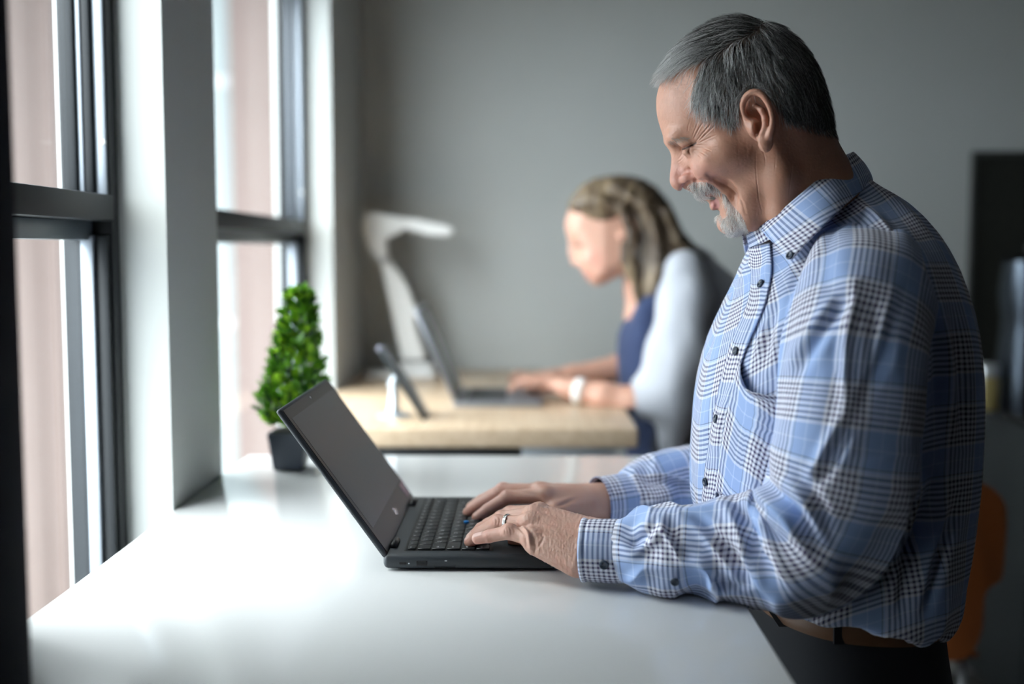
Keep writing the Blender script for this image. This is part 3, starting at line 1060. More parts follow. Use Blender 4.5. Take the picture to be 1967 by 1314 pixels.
for x, y, w in wc:
    c = hp(x, y)
    g = 1.0 / (((X2 - c[0]) ** 2 + (Z2 - c[1]) ** 2) / 0.018 ** 2 + 0.6) ** 1.8
    num, den = num + g * w, den + g
W2 = num / den
r2 = np.minimum(0.058, W2 * 0.97)
aw = np.abs(F.ax[2])[None, None, :]
qx = np.maximum(d2 + r2, 0)[:, :, None]
qy = aw - (W2 - r2)[:, :, None]
F.v = (np.minimum(np.maximum((d2 + r2)[:, :, None], qy), 0) + np.sqrt(qx ** 2 + np.maximum(qy, 0) ** 2) - r2[:, :, None]).astype(np.float32)


def both(fn):
    for s in (1, -1):
        fn(s)


def at(px, py, w, s=1):
    q = hp(px, py, w)
    q[2] *= s
    return q


# nose: bridge to tip, wings, septum
no = hpoly(catmull([(1281, 273), (1288, 284), (1291, 294), (1290, 308), (1288, 326), (1287, 341), (1288, 353), (1293, 361), (1303, 366), (1314, 363), (1330, 362), (1350, 350), (1345, 320), (1325, 295), (1305, 272), (1281, 273)], 70)[:-1])
nb0, nb1 = no.min(0) - 0.02, no.max(0) + 0.02
sl, x, y, z = F.sub((nb0[0], nb0[1], -0.04), (nb1[0], nb1[1], 0.04))
XX, ZZ = np.broadcast_arrays(x[:, :, 0], y[:, :, 0])
dn = poly_sd(no, XX, ZZ)
tt = np.clip((hp(1300, 290)[1] - ZZ) / (hp(1300, 290)[1] - hp(1300, 362)[1]), 0, 1)
back = np.clip((XX - hp(1288, 330)[0]) / 0.03, 0, 1)
Wn = 0.0085 + 0.0065 * sstep(0.35, 0.9, tt) + 0.008 * back
rn = 0.0080
qx = np.maximum(dn + rn, 0)[:, :, None]
qy = np.abs(z) - (Wn - rn)[:, :, None]
dd = np.minimum(np.maximum((dn + rn)[:, :, None], qy), 0) + np.sqrt(qx ** 2 + np.maximum(qy, 0) ** 2) - rn
F.blend(sl, dd.astype(np.float32), 0.012, 'add')

def on(px, py, off=0.0, s=1):
    """the point of his cheek that shows at a pixel, moved out by off"""
    for w in np.arange(0.100, -0.002, -0.0006):
        q = hp(px, py, w)
        i = np.round((q - F.lo) / F.h).astype(int)
        if (i >= 0).all() and (i < F.n).all() and F.v[tuple(i)] < 0:
            break
    return q


def ons(lst, off=0.0):
    q = [on(x, y) + np.array([0, 0, off]) for x, y in lst]
    return lambda s: [p * [1, 1, s] for p in q]


def put(kind, spec, *a):
    """the same feature on both sides of the face, seated on the skin"""
    q = [on(x, y) + np.array([0, 0, o]) for x, y, o in spec]
    for s in (1, -1):
        p = [c * [1, 1, s] for c in q]
        if kind == 'blob':
            F.ellipsoid(p[0], *a)
        else:
            F.chain(p, *a)


put('blob', [(1326, 342, -.0050)], (0.0120, 0.0090, 0.0085), 0.004)                    # wing of the nose
put('line', [(1308, 336, 0.0005), (1314, 330, 0.0005), (1324, 327, 0), (1333, 333, 0), (1337, 343, 0)], [0.0010, 0.0020, 0.0026, 0.0028, 0.0022], 0.003, 'sub')
put('line', [(1308, 364, -.0020), (1315, 357, -.001), (1325, 350, -.001)], [0.0022, 0.0034, 0.0022], 0.002, 'sub')      # nostril
put('blob', [(1296, 266, -.006)], (0.011, 0.008, 0.012), 0.012)                        # brow ridge
put('blob', [(1312, 260, -.006)], (0.014, 0.008, 0.009), 0.012)
put('blob', [(1307, 290, .002)], (0.010, 0.0075, 0.007), 0.010, 'sub')                 # hollow beside the bridge
put('blob', [(1326, 275, -.0045)], (0.013, 0.0058, 0.0075), 0.005)                     # folded upper lid
put('blob', [(1328, 292, -.0055)], (0.011, 0.0050, 0.0075), 0.006)                     # pouch below the eye
put('line', [(1309, 287, 0), (1318, 284, 0), (1329, 279, 0), (1338, 274, 0)], [0.0010, 0.0021, 0.0022, 0.0010], 0.0016, 'sub')   # squinting lids
put('line', [(1323, 284, 0), (1322, 290, 0), (1326, 296, 0)], [0.0008, 0.0014, 0.0008], 0.002, 'sub')
put('blob', [(1364, 324, -.0085)], (0.018, 0.017, 0.0120), 0.014)                      # cheek lifted by the smile
put('blob', [(1398, 302, -.006)], (0.028, 0.012, 0.009), 0.016)                        # cheek bone
put('line', [(1362, 340, .0008), (1376, 348, .0004), (1394, 358, 0), (1411, 375, 0), (1424, 398, 0), (1431, 425, .0005), (1433, 440, .001)], [0.0018, 0.0034, 0.0052, 0.0064, 0.0060, 0.0044, 0.003], 0.007, 'sub')    # deep smile crease
put('line', [(1337, 347, .0005), (1350, 350, 0), (1364, 357, 0), (1378, 366, .0005)], [0.0010, 0.0018, 0.0016, 0.0008], 0.005, 'sub')
put('blob', [(1443, 396, -.006)], (0.013, 0.030, 0.0095), 0.014)                       # soft jowl behind the crease
put('blob', [(1412, 420, -.006)], (0.011, 0.016, 0.0090), 0.012)
put('line', [(1490, 285, -.004), (1505, 340, -.004), (1500, 410, -.004)], [0.007, 0.009, 0.009], 0.02)       # neck tendon
# mouth: open in a laugh, teeth and lips
F.chain([at(1340, 388, 0), at(1366, 380, .012), at(1380, 372, .022)], [0.0050, 0.0044, 0.0026], 0.004, 'sub')
F.chain([at(1340, 388, 0), at(1366, 380, -.012), at(1380, 372, -.022)], [0.0050, 0.0044, 0.0026], 0.004, 'sub')
F.ellipsoid(at(1372, 395, 0), (0.0055, 0.0072, 0.021), 0.005)                    # lower lip
F.ellipsoid(at(1398, 430, 0), (0.013, 0.012, 0.018), 0.012)                      # chin
F.ellipsoid(at(1378, 408, 0), (0.004, 0.003, 0.014), 0.006, 'sub')               # dent under the lip
for k in range(-4, 5):                                                           # upper teeth
    a = k * 0.105
    c = at(1361, 378, 0)
    F.ellipsoid(c + np.array([0.030 * (1 - math.cos(a * 1.6)) - 0.005, 0.0, 0.040 * math.sin(a)]), (0.0030, 0.0050, 0.0022), 0.0008)


# ears
def ear(s):
    def e(x, y, w):
        return at(x, y, w, s)
    # plate, behind everything
    F.ellipsoid(e(1455, 222, .079), (0.017, 0.030, 0.0050), 0.006, rot=np.array([[0.97, 0.20, 0.16 * s], [-0.2, 0.98, 0], [-0.16 * s, 0, 0.98]]))
    F.ellipsoid(e(1451, 215, .084), (0.0105, 0.016, 0.0045), 0.004, 'sub')       # fossa
    F.ellipsoid(e(1455, 242, .083), (0.0075, 0.010, 0.0075), 0.004, 'sub')       # concha
    hx = np.array([np.r_[e(*q), r] for q, r in zip([(1444, 232, .082), (1431, 222, .083), (1427, 205, .085), (1431, 189, .088), (1444, 178, .091), (1459, 179, .094), (1471, 191, .096), (1480, 209, .097), (1484, 228, .096), (1482, 246, .093), (1478, 260, .090)],
                                                   [0.0018, 0.0026, 0.0032, 0.0036, 0.0038, 0.0036, 0.0034, 0.0032, 0.0030, 0.0030, 0.0034])])
    hx = catmull(hx, 36)
    F.chain(hx[:, :3], hx[:, 3], 0.0012)            # helix
    F.chain([e(1450, 203, .083), e(1463, 212, .087), e(1470, 228, .089), e(1470, 244, .088), e(1464, 256, .086)], [0.0022, 0.0030, 0.0034, 0.0032, 0.0030], 0.0035)    # antihelix
    F.chain([e(1442, 228, .081), e(1452, 232, .082), e(1461, 236, .083)], [0.0018, 0.0020, 0.0014], 0.003)   # crus
    F.ellipsoid(e(1471, 274, .084), (0.0085, 0.0115, 0.0050), 0.006)             # lobe
    F.ellipsoid(e(1446, 246, .081), (0.0040, 0.0075, 0.0050), 0.005)             # tragus
    F.chain([e(1457, 240, .080), e(1456, 262, .078)], [0.0038, 0.0022], 0.003, 'sub')   # canal shadow
both(ear)
hv_, hf_ = F.mesh()
hv_ = relax(hv_, hf_, 1, 0.4)


def subdivide(v, f):
    n = len(v)
    e = np.concatenate([np.stack([f[:, i], f[:, (i + 1) % 4]], 1) for i in range(4)])
    es = np.sort(e, 1)
    key = es[:, 0].astype(np.int64) * n + es[:, 1]
    uq, inv = np.unique(key, return_inverse=True)
    mid = (v[uq // n] + v[uq % n]) / 2
    cen = v[f].mean(1)
    m = len(f)
    ei = n + inv.reshape(4, m)
    ci = n + len(uq) + np.arange(m)
    nf = [np.stack([f[:, i], ei[i], ci, ei[i - 1]], 1) for i in range(4)]
    return np.vstack([v, mid, cen]), np.concatenate(nf)


# only the part above the collar shows; refine it and carve the fine lines
hv_, hf_ = subdivide(hv_, hf_)
hv_ = relax(hv_, hf_, 2, 0.5)
nrm_h = vnormals(hv_, hf_)


def crop1(pts):          # coordinates read off an enlargement of the face
    return [(1240 + x / 5.475, 220 + y / 5.475) for x, y in pts]


def crop2(pts):
    return [(1400 + x / 5.054, 150 + y / 5.054) for x, y in pts]


wrinkles = []
for pts, dep, wid in (
    ([(530, 290), (600, 200), (660, 130), (720, 60)], .9, 1.1), ([(510, 250), (560, 150), (600, 90), (650, 50)], .8, 1.1), ([(550, 290), (640, 200), (740, 110), (780, 80)], .9, 1.1),
    ([(560, 300), (660, 250), (740, 215)], .8, 1.0), ([(490, 230), (520, 160), (560, 60), (570, 10)], .5, 1.0), ([(440, 190), (450, 120), (470, 60)], .35, 1.0),
    ([(500, 325), (580, 320), (670, 325)], .7, 1.0), ([(510, 345), (600, 350), (690, 385)], .7, 1.0), ([(510, 370), (590, 400), (650, 440)], .6, 1.0), ([(500, 400), (560, 430), (600, 470)], .4, 1.0),
    ([(470, 350), (455, 390), (480, 425)], .9, 1.3), ([(330, 510), (370, 480), (410, 440)], .4, 1.0), ([(340, 480), (360, 450), (380, 420)], .3, 1.0),
    ([(1160, 380), (1160, 560), (1170, 700), (1190, 880), (1240, 1080)], .5, 1.0), ([(1140, 200), (1200, 330), (1240, 400), (1265, 500)], .5, 1.0),
    ([(730, 690), (860, 750), (960, 830), (1020, 930), (1050, 1040)], 1.1, 2.2)):
    wrinkles.append((crop1(pts), dep, wid))
for pts, dep, wid in (([(455, 740), (450, 860), (440, 950)], .35, 1.0), ([(620, 820), (600, 1000), (580, 1180)], .45, 1.0), ([(790, 850), (780, 1000)], .25, 1.0), 
                      ([(230, 440), (260, 560), (300, 640)], .5, 1.0), ([(350, 740), (355, 850)], .3, 1.0)):
    wrinkles.append((crop2(pts), dep, wid))
# where each vertex shows in the frame, so that the lines follow the skin
def head_px(v):
    q = (hw(v) - CAM) @ _R
    return CX + FPX * q[:, 0] / -q[:, 2], CY - FPX * q[:, 1] / -q[:, 2]


hx_, hy_ = head_px(hv_)
mir = hv_ * [1, 1, -1]
mx_, my_ = head_px(mir)
near = hv_[:, 2] > 0
ax_, ay_ = np.where(near, hx_, mx_), np.where(near, hy_, my_)     # both cheeks carry the same lines
side = np.abs(hv_[:, 2]) > 0.012
disp = np.zeros(len(hv_))
for pts, dep, wid in wrinkles:
    pts = np.array(pts)
    sel = np.where(side & (ax_ > pts[:, 0].min() - 8) & (ax_ < pts[:, 0].max() + 8) & (ay_ > pts[:, 1].min() - 8) & (ay_ < pts[:, 1].max() + 8))[0]
    d, t, _ = line_dist(pts, ax_[sel], ay_[sel])
    env = np.sin(np.pi * np.clip(t, 0.04, 0.96)) ** 0.6
    disp[sel] += env * dep * (-0.00075 * np.exp(-(d / wid) ** 2) + 0.00028 * np.exp(-((d - 2.4 * wid) / (1.2 * wid)) ** 2))
disp += 0.00012 * noise(hv_[:, 0] * 600, hv_[:, 1] * 600, hv_[:, 2] * 600, 3)
hv_ = hv_ + nrm_h * disp[:, None]

# complexion: rosier nose, cheeks, ears; lips; teeth; browner neck
skinc = np.tile(np.array([0.53, 0.272, 0.185]), (len(hv_), 1))


def tint(mask, col):
    global skinc
    skinc = skinc * (1 - mask[:, None]) + mask[:, None] * np.array(col)


def blob(px, py, rx, ry):
    return np.exp(-((ax_ - px) / rx) ** 2 - ((ay_ - py) / ry) ** 2)


tint(0.55 * np.clip(blob(1305, 340, 28, 28) + blob(1350, 335, 30, 24) * 0.8, 0, 1), (0.58, 0.245, 0.20))
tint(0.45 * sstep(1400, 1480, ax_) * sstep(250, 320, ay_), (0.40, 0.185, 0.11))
tint(0.6 * np.clip(blob(1458, 222, 36, 46), 0, 1) * (np.abs(hv_[:, 2]) > 0.077), (0.50, 0.22, 0.15))
tint(0.30 * sstep(0.1, 0.6, noise(hv_[:, 0] * 150, hv_[:, 1] * 150, hv_[:, 2] * 150, 8)), (0.42, 0.215, 0.145))
tint(0.9 * sstep(1.05, 0.85, np.hypot((ax_ - 1374) / 10, (ay_ - 391) / 13)) * (ay_ > 381) * (np.abs(hv_[:, 2]) < 0.025), (0.56, 0.24, 0.22))
inm = (hv_[:, 0] > hp(1366, 380)[0]) & (hv_[:, 0] < hp(1392, 380)[0]) & (hv_[:, 1] > hp(1370, 384)[1]) & (hv_[:, 1] < hp(1370, 366)[1]) & (np.abs(hv_[:, 2]) < 0.024)
tint(0.9 * inm, (0.10, 0.03, 0.03))
tm = (hx_ > 1340) & (hx_ < 1372) & (hy_ > 372) & (hy_ < 384) & (np.abs(hv_[:, 2]) < 0.022) & (hv_[:, 0] > hp(1346, 378)[0]) & (hv_[:, 1] < hp(1350, 374)[1])
tint(0.9 * tm, (0.78, 0.74, 0.66))
dsl, tsl, _ = line_dist(np.array([(1311, 287), (1318, 284), (1329, 279), (1337, 275)], float), ax_, ay_)
tint(0.85 * sstep(2.2, 1.0, dsl) * (np.abs(hv_[:, 2]) > 0.02), (0.09, 0.045, 0.035))
skin_m = mat('man_skin', (0.56, 0.345, 0.265), 0.46, spec=0.45, sss=0.12, attr='tone', bump=0.12, bscale=1500)
# ------------------------------------------------------------------ the man: hair, moustache and beard
GX = np.gradient(F.v, HH)
rngh = np.random.default_rng(21)


def fsample(p):
    i = np.clip(np.round((p - F.lo) / HH).astype(int), 0, F.n - 1)
    t = tuple(i.T)
    g = np.stack([GX[k][t] for k in range(3)], 1)
    g /= np.linalg.norm(g, axis=1)[:, None] + 1e-9
    # nearest sample plus first-order correction
    c = F.lo + i * HH
    return F.v[t] + ((p - c) * g).sum(1), g


def in_poly(poly, x, y):
    return poly_sd(np.array(poly, float), x, y) < 0


hair_poly = [(1266, 152), (1285, 141), (1308, 129), (1334, 122), (1346, 124), (1338, 140), (1332, 165), (1331, 190), (1342, 204), (1366, 212), (1384, 224), (1396, 240), (1405, 250), (1413, 244), (1417, 222), (1423, 198), (1433, 180), (1450, 170),
             (1472, 176), (1488, 196), (1498, 218), (1512, 234), (1545, 248), (1580, 258), (1606, 262), (1640, 200), (1600, 60), (1460, -20), (1300, 20), (1240, 130)]
hmask = in_poly(hair_poly, ax_, ay_) & (np.abs(hv_[:, 2]) < 0.082)
edge = poly_sd(np.array(hair_poly, float), ax_, ay_)
tint(0.75 * sstep(4, -12, edge) * (np.abs(hv_[:, 2]) < 0.0815), (0.16, 0.145, 0.135))


def flow(px, py, w):
    """combing direction in the picture plane (x right, y down)"""
    part = 122 + (px - 1340) * (55 - 122) / 120.0
    top = sstep(6, -6, py - part) * sstep(1475, 1450, px)
    top = np.where(w < 0.0, sstep(1485, 1440, px) * sstep(150, 100, py), top)
    dx_s = np.interp(px, [1300, 1350, 1400, 1450, 1500, 1560, 1610], [-0.25, -0.12, 0.05, 0.22, 0.40, 0.34, 0.15])
    dx_t, dy_t = -np.ones_like(px), np.interp(px, [1260, 1290, 1340, 1400, 1460], [1.0, 0.5, 0.30, 0.26, 0.10])
    dx = top * dx_t + (1 - top) * dx_s
    dy = top * dy_t + (1 - top) * 1.0
    return dx, dy, top


def strands(root, nrm, L, lift, dirfn, n=6, jit=0.20):
    """(N, n, 3) polylines grown over the skin"""
    p = root.copy()
    pts = [p.copy()]
    N = len(p)
    wob = rngh.normal(0, jit, (N, 2))
    for k in range(1, n):
        x, y = head_px(np.where((p[:, 2] < 0)[:, None], p * [1, 1, -1], p))
        dx, dy = dirfn(x, y, p[:, 2])
        f, g = fsample(p)
        d = np.stack([dx + wob[:, 0], -(dy + wob[:, 1]), rngh.normal(0, 0.05, N)], 1)
        d -= g * (d * g).sum(1)[:, None]
        d /= np.linalg.norm(d, axis=1)[:, None] + 1e-9
        p = p + d * (L / (n - 1))[:, None]
        f, g = fsample(p)
        p = p + g * (lift * (k / (n - 1)) ** 0.7 - f)[:, None]
        pts.append(p.copy())
        wob += rngh.normal(0, jit * 0.35, (N, 2))
    return np.stack(pts, 1)


def ribbon_mesh(name, S_, wid, col, to_world=hw):
    """slender three-sided hairs"""
    N, n, _ = S_.shape
    t = np.gradient(S_, axis=1)
    t /= np.linalg.norm(t, axis=2)[..., None] + 1e-12
    r = rngh.normal(0, 1, (N, 1, 3))
    a = np.cross(t, r)
    a /= np.linalg.norm(a, axis=2)[..., None] + 1e-12
    b = np.cross(t, a)
    tap = wid[:, None, None] * np.linspace(1, 0.25, n)[None, :, None]
    V = np.stack([S_ + tap * (math.cos(q) * a + math.sin(q) * b) for q in (0, 2.094, 4.189)], 2)
    V = to_world(V.reshape(-1, 3))
    i = np.arange(N)[:, None, None] * n * 3
    k = np.arange(n - 1)[None, :, None] * 3
    j = np.arange(3)[None, None, :]
    f = np.stack([i + k + j, i + k + (j + 1) % 3, i + k + 3 + (j + 1) % 3, i + k + 3 + j], -1).reshape(-1, 4)
    c = np.repeat(col, n * 3, axis=0)
    return np_mesh(name, V, f, True, {'tone': c})


def pick(mask, n):
    idx = np.where(mask)[0]
    return rngh.choice(idx, n, replace=n > len(idx))


hair_m = mat('grey_hair', (0.3, 0.3, 0.3), 0.38, spec=0.6, attr='tone')
cand = hmask & (nrm_h[:, 1] > -0.75)
ids = pick(cand & (hv_[:, 2] > -0.02), 11500)
ids = np.r_[ids, pick(cand & (hv_[:, 2] <= -0.02), 4500)]
px_, py_ = ax_[ids], ay_[ids]
_, _, tp = flow(px_, py_, hv_[ids, 2])
napeward = sstep(200, 258, py_) * sstep(1480, 1530, px_)
Lh = (0.026 + 0.014 * tp * sstep(1275, 1330, px_) - 0.010 * sstep(1315, 1275, px_) - 0.014 * sstep(195, 235, py_) - 0.006 * napeward) * rngh.uniform(0.75, 1.2, len(ids))
liftv = (0.0050 + 0.0045 * tp - 0.0030 * sstep(170, 235, py_)) * rngh.uniform(0.35, 1.35, len(ids))
S_ = strands(hv_[ids], nrm_h[ids], Lh, liftv, lambda x, y, w: flow(x, y, w)[:2])
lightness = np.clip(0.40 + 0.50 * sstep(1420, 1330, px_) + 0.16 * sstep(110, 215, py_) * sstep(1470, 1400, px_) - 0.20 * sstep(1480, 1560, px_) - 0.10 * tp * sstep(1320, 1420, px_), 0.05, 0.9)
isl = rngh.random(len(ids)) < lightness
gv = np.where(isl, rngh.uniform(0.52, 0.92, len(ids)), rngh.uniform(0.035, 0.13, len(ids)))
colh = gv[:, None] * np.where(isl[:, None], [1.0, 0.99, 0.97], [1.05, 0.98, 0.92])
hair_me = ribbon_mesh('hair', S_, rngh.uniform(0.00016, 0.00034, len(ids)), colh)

mou = [(1321, 356), (1331, 350), (1346, 349), (1362, 351), (1378, 362), (1386, 370), (1382, 373), (1370, 370), (1356, 374), (1345, 381), (1336, 380), (1328, 364)]
goa = [(1386, 371), (1394, 374), (1402, 388), (1412, 400), (1424, 413), (1432, 428), (1436, 442), (1428, 452), (1406, 454), (1392, 446), (1385, 430), (1376, 411), (1381, 408), (1388, 420), (1398, 413), (1398, 402), (1391, 392)]
bm1 = in_poly(mou, ax_, ay_) & (np.abs(hv_[:, 2]) < 0.05)
bm2 = in_poly(goa, ax_, ay_) & (np.abs(hv_[:, 2]) < 0.06)
i1, i2 = pick(bm1, 1000), pick(bm2, 1900)
s1 = strands(hv_[i1], nrm_h[i1], rngh.uniform(0.006, 0.0105, len(i1)), rngh.uniform(0.0012, 0.0036, len(i1)), lambda x, y, w: (-0.15 + 0 * x, 1 + 0 * x), 5, 0.3)
s2 = strands(hv_[i2], nrm_h[i2], rngh.uniform(0.005, 0.0095, len(i2)), rngh.uniform(0.0012, 0.0045, len(i2)), lambda x, y, w: (0.05 + 0 * x, 1 + 0 * x), 5, 0.3)
bc = rngh.uniform(0.80, 0.95, (len(i1) + len(i2), 1)) * [1.0, 0.955, 0.90]
dk = rngh.random(len(i1) + len(i2)) < np.r_[np.full(len(i1), .22), np.full(len(i2), .06)]
bc[dk] *= 0.4
beard_me = ribbon_mesh('beard', np.vstack([s1, s2]), rngh.uniform(0.00014, 0.00026, len(bc)), bc)
tint(0.55 * np.clip(bm1 + bm2, 0, 1), (0.50, 0.42, 0.38))
brow = [(1281, 272), (1288, 265), (1304, 262), (1322, 266), (1324, 271), (1308, 271), (1292, 276)]
i3 = pick(in_poly(brow, ax_, ay_) & (np.abs(hv_[:, 2]) > 0.012), 170)
s3 = strands(hv_[i3], nrm_h[i3], rngh.uniform(0.005, 0.009, len(i3)), rngh.uniform(0.0006, 0.002, len(i3)), lambda x, y, w: (1 + 0 * x, 0.15 + 0 * x), 4, 0.3)
brow_me = ribbon_mesh('eyebrows', s3, rngh.uniform(0.00010, 0.00018, len(i3)), rngh.uniform(0.30, 0.6, (len(i3), 1)) * [1, 0.88, 0.76])
i4 = pick(in_poly([(1317, 283), (1330, 277), (1333, 279), (1320, 287)], ax_, ay_) & (np.abs(hv_[:, 2]) > 0.02), 60)
s4 = strands(hv_[i4], nrm_h[i4], rngh.uniform(0.004, 0.007, len(i4)), rngh.uniform(0.0004, 0.002, len(i4)), lambda x, y, w: (-0.5 + 0 * x, 0.5 + 0 * x), 4, 0.25)
lash_me = ribbon_mesh('eyelashes', s4, rngh.uniform(0.00008, 0.00014, len(i4)), np.full((len(i4), 1), 0.03) * [1, 0.8, 0.7])
del GX
# ------------------------------------------------------------------ the man: hands, arms, trunk
def W3(lst):
    return [P(*q) for q in lst]


def project(v):
    q = (np.asarray(v) - CAM) @ _R
    return CX + FPX * q[:, 0] / -q[:, 2], CY - FPX * q[:, 1] / -q[:, 2], -q[:, 2]


def hand(fingers, extra, palm, lo, hi, h=0.0011):
    H = Field(lo, hi, h)
    for a, b, ra, rb in palm:
        H.capsule(P(*a), P(*b), ra, rb, 0.012)
    for pts, rad in fingers:
        H.chain(W3(pts), rad, 0.0022)
    extra(H)
    v, f = H.mesh()
    return relax(v, f, 2, 0.45), f


# left hand, nearest the camera, with the ring
LF = {
    'index': [(1040, 986, 1.372), (980, 986, 1.392), (938, 1008, 1.402), (912, 1030, 1.405)],
    'middle': [(1026, 990, 1.353), (964, 997, 1.375), (925, 1017, 1.390), (906, 1035, 1.396)],
    'ring': [(1018, 1006, 1.334), (958, 1005, 1.354), (920, 1026, 1.372), (903, 1041, 1.380)],
    'pinky': [(1020, 1034, 1.310), (978, 1022, 1.320), (940, 1030, 1.328), (917, 1035, 1.332)],
}
RF_ = {'index': [.0110, .0094, .0084, .0072], 'middle': [.0112, .0098, .0086, .0074], 'ring': [.0108, .0094, .0084, .0074], 'pinky': [.0100, .0086, .0076, .0066]}
wr_r, wr_u = (1142, 1036, 1.316), (1142, 1072, 1.288)
lpalm = [(wr_r, LF['index'][0], .0205, .0120), (wr_r, LF['middle'][0], .0205, .0125), ((1142, 1054, 1.302), LF['ring'][0], .0205, .0122), (wr_u, LF['pinky'][0], .0195, .0112),
         ((1110, 1076, 1.288), (1030, 1046, 1.306), .0205, .0125), ((1120, 1040, 1.335), (1060, 1040, 1.370), .018, .013), (wr_r, (1250, 1050, 1.285), .0200, .023), (wr_u, (1250, 1062, 1.272), .0190, .023)]
thumb_l = ([(1100, 1040, 1.345), (1055, 1050, 1.376), (1015, 1036, 1.392), (988, 1040, 1.398)], [.014, .0118, .0105, .0085])


def left_extra(H):
    for k in ('middle', 'ring', 'pinky'):
        p = W3(LF[k])
        H.ellipsoid(p[0] + [0, -0.002, 0.0040], (.0105, .0095, .0075), 0.008)      # knuckle heads
        H.ellipsoid(p[1] + [0, 0, 0.0015], (.0092, .0092, .0088), 0.004)
    H.ellipsoid(P(1034, 975, 1.366), (.0095, .0095, .0070), 0.006)


lo = P(885, 1120, 1.30) - [0, 0.06, 0.01]
hi = P(1262, 950, 1.40) + [0.02, 0.035, 0.012]
lv, lf_ = hand([(LF[k], RF_[k]) for k in LF] + [thumb_l], left_extra, lpalm, lo, hi)
nl = vnormals(lv, lf_)
lx_, ly_, _ = project(lv)
# creased, weathered skin on the back of the hand and the wrist
back_w = sstep(985, 1030, lx_) * sstep(1150, 1120, lx_ * 0 + 1100)
ang_ = np.interp(lx_, [980, 1040, 1100, 1140], [0.9, 0.6, 0.12, 0.05])
cx_ = lx_ * np.cos(ang_) + ly_ * np.sin(ang_)
cy_ = -lx_ * np.sin(ang_) + ly_ * np.cos(ang_)
crk = 1 - np.abs(noise(cx_ / 4.2 + 0.8 * noise(lx_ / 14, ly_ / 14, 0, 3), cy_ / 15.0, 0, 5)) * 2
crk2 = 1 - np.abs(noise(cx_ / 7.0, cy_ / 7.0, 0, 9)) * 2
lv = lv - nl * (back_w * (0.00036 * np.clip(crk, -0.2, 1) + 0.00022 * crk2))[:, None]
fing = 1 - back_w


def score(v, n, x, y, lines):
    """ridges (+) and creases (-) in millimetres along lines on the skin that faces the room"""
    vis = (n * (CAM - v)).sum(1) > 0
    dsp = np.zeros(len(v))
    for pts, dep, wid in lines:
        pts = catmull(np.array([(a, b, 0) for a, b in pts], float), 20)[:, :2]
        r = wid * 4
        i = np.where(vis & (x > pts[:, 0].min() - r) & (x < pts[:, 0].max() + r) & (y > pts[:, 1].min() - r) & (y < pts[:, 1].max() + r))[0]
        d, t, _ = line_dist(pts, x[i], y[i])
        dsp[i] += 0.001 * dep * np.exp(-(d / wid) ** 2) * np.sin(np.pi * np.clip(t, 0.03, 0.97)) ** 0.6
    return v + n * dsp[:, None]


# loose fold of skin between the knuckles and the edge of the hand, creases over the finger joints, tendons
lv = score(lv, nl, lx_, ly_, [([(996, 1001), (1003, 1012), (1013, 1022), (1018, 1040), (1020, 1062)], 2.6, 3.4), ([(1003, 1004), (1012, 1014), (1022, 1026), (1027, 1044), (1028, 1064)], -1.5, 3.0), ([(990, 1004), (998, 1014), (1007, 1026), (1010, 1044), (1011, 1060)], -1.3, 3.0),
                             ([(1032, 1026), (1044, 1030), (1036, 1048), (1026, 1058)], -0.9, 2.2), ([(1030, 985), (1045, 992), (1062, 996)], 1.0, 4.0), ([(1024, 1004), (1045, 1010), (1075, 1016)], 0.8, 4.0),
                             ([(978, 1012), (981, 1018), (982, 1026)], -0.6, 1.3), ([(973, 1012), (975, 1019), (976, 1028)], -0.6, 1.3), ([(969, 1014), (970, 1020), (970, 1028)], -0.5, 1.2), ([(985, 1013), (988, 1020), (988, 1026)], -0.5, 1.2),
                             ([(950, 994), (954, 1000), (952, 1012)], -0.6, 1.3), ([(956, 992), (960, 998), (958, 1010)], -0.6, 1.3), ([(946, 998), (948, 1004), (946, 1014)], -0.5, 1.2),
                             ([(958, 997), (985, 998), (1000, 1003)], -0.9, 1.6), ([(966, 985), (990, 986), (1012, 988)], -0.8, 1.5), ([(936, 1024), (937, 1030), (937, 1036)], -0.3, 1.2)])
lv = lv + nl * (fing * 0.00010 * noise(lx_ / 2.5, ly_ / 5, 0, 2))[:, None]


def hand_tone(v, x, y, seed):
    t = np.tile(np.array([0.54, 0.325, 0.255]), (len(v), 1))
    m = 0.35 * sstep(0, 0.6, noise(v[:, 0] * 120, v[:, 1] * 120, v[:, 2] * 120, seed))
    t = t * (1 - m[:, None]) + m[:, None] * np.array([0.52, 0.27, 0.20])
    return t


ltone = hand_tone(lv, lx_, ly_, 4)


def paint(t, m, col):
    return t * (1 - m[:, None]) + m[:, None] * np.array(col)


for k in ('pinky', 'ring', 'middle', 'index'):
    for j in (1, 2, 3):
        c = P(*LF[k][j])
        ltone = paint(ltone, 0.4 * np.exp(-((lv - c) ** 2).sum(1) / 0.011 ** 2), (0.56, 0.25, 0.21))
# nail of the little finger, and of the ring finger
def nail(v, n, t, a, b, up, r):
    d = (b - a) / np.linalg.norm(b - a)
    sd = np.cross(d, up)
    sd /= np.linalg.norm(sd)
    u2 = np.cross(sd, d)
    q = v - (b + d * 0.0005)
    u, s, h = q @ d, q @ sd, q @ u2
    m = (sstep(r * 0.62, r * 0.52, np.abs(s)) * sstep(-0.0095, -0.0085, u) * sstep(0.0048, 0.0038, u) * (h > 0.001)).clip(0, 1)
    return paint(t, 0.75 * m, (0.72, 0.50, 0.45)), v + n * (m * 0.0005)[:, None]


for k in ('pinky', 'ring', 'middle'):
    pp = W3(LF[k])
    ltone, lv = nail(lv, nl, ltone, pp[2], pp[3], np.array([-0.25, -0.35, 0.9]), RF_[k][3])

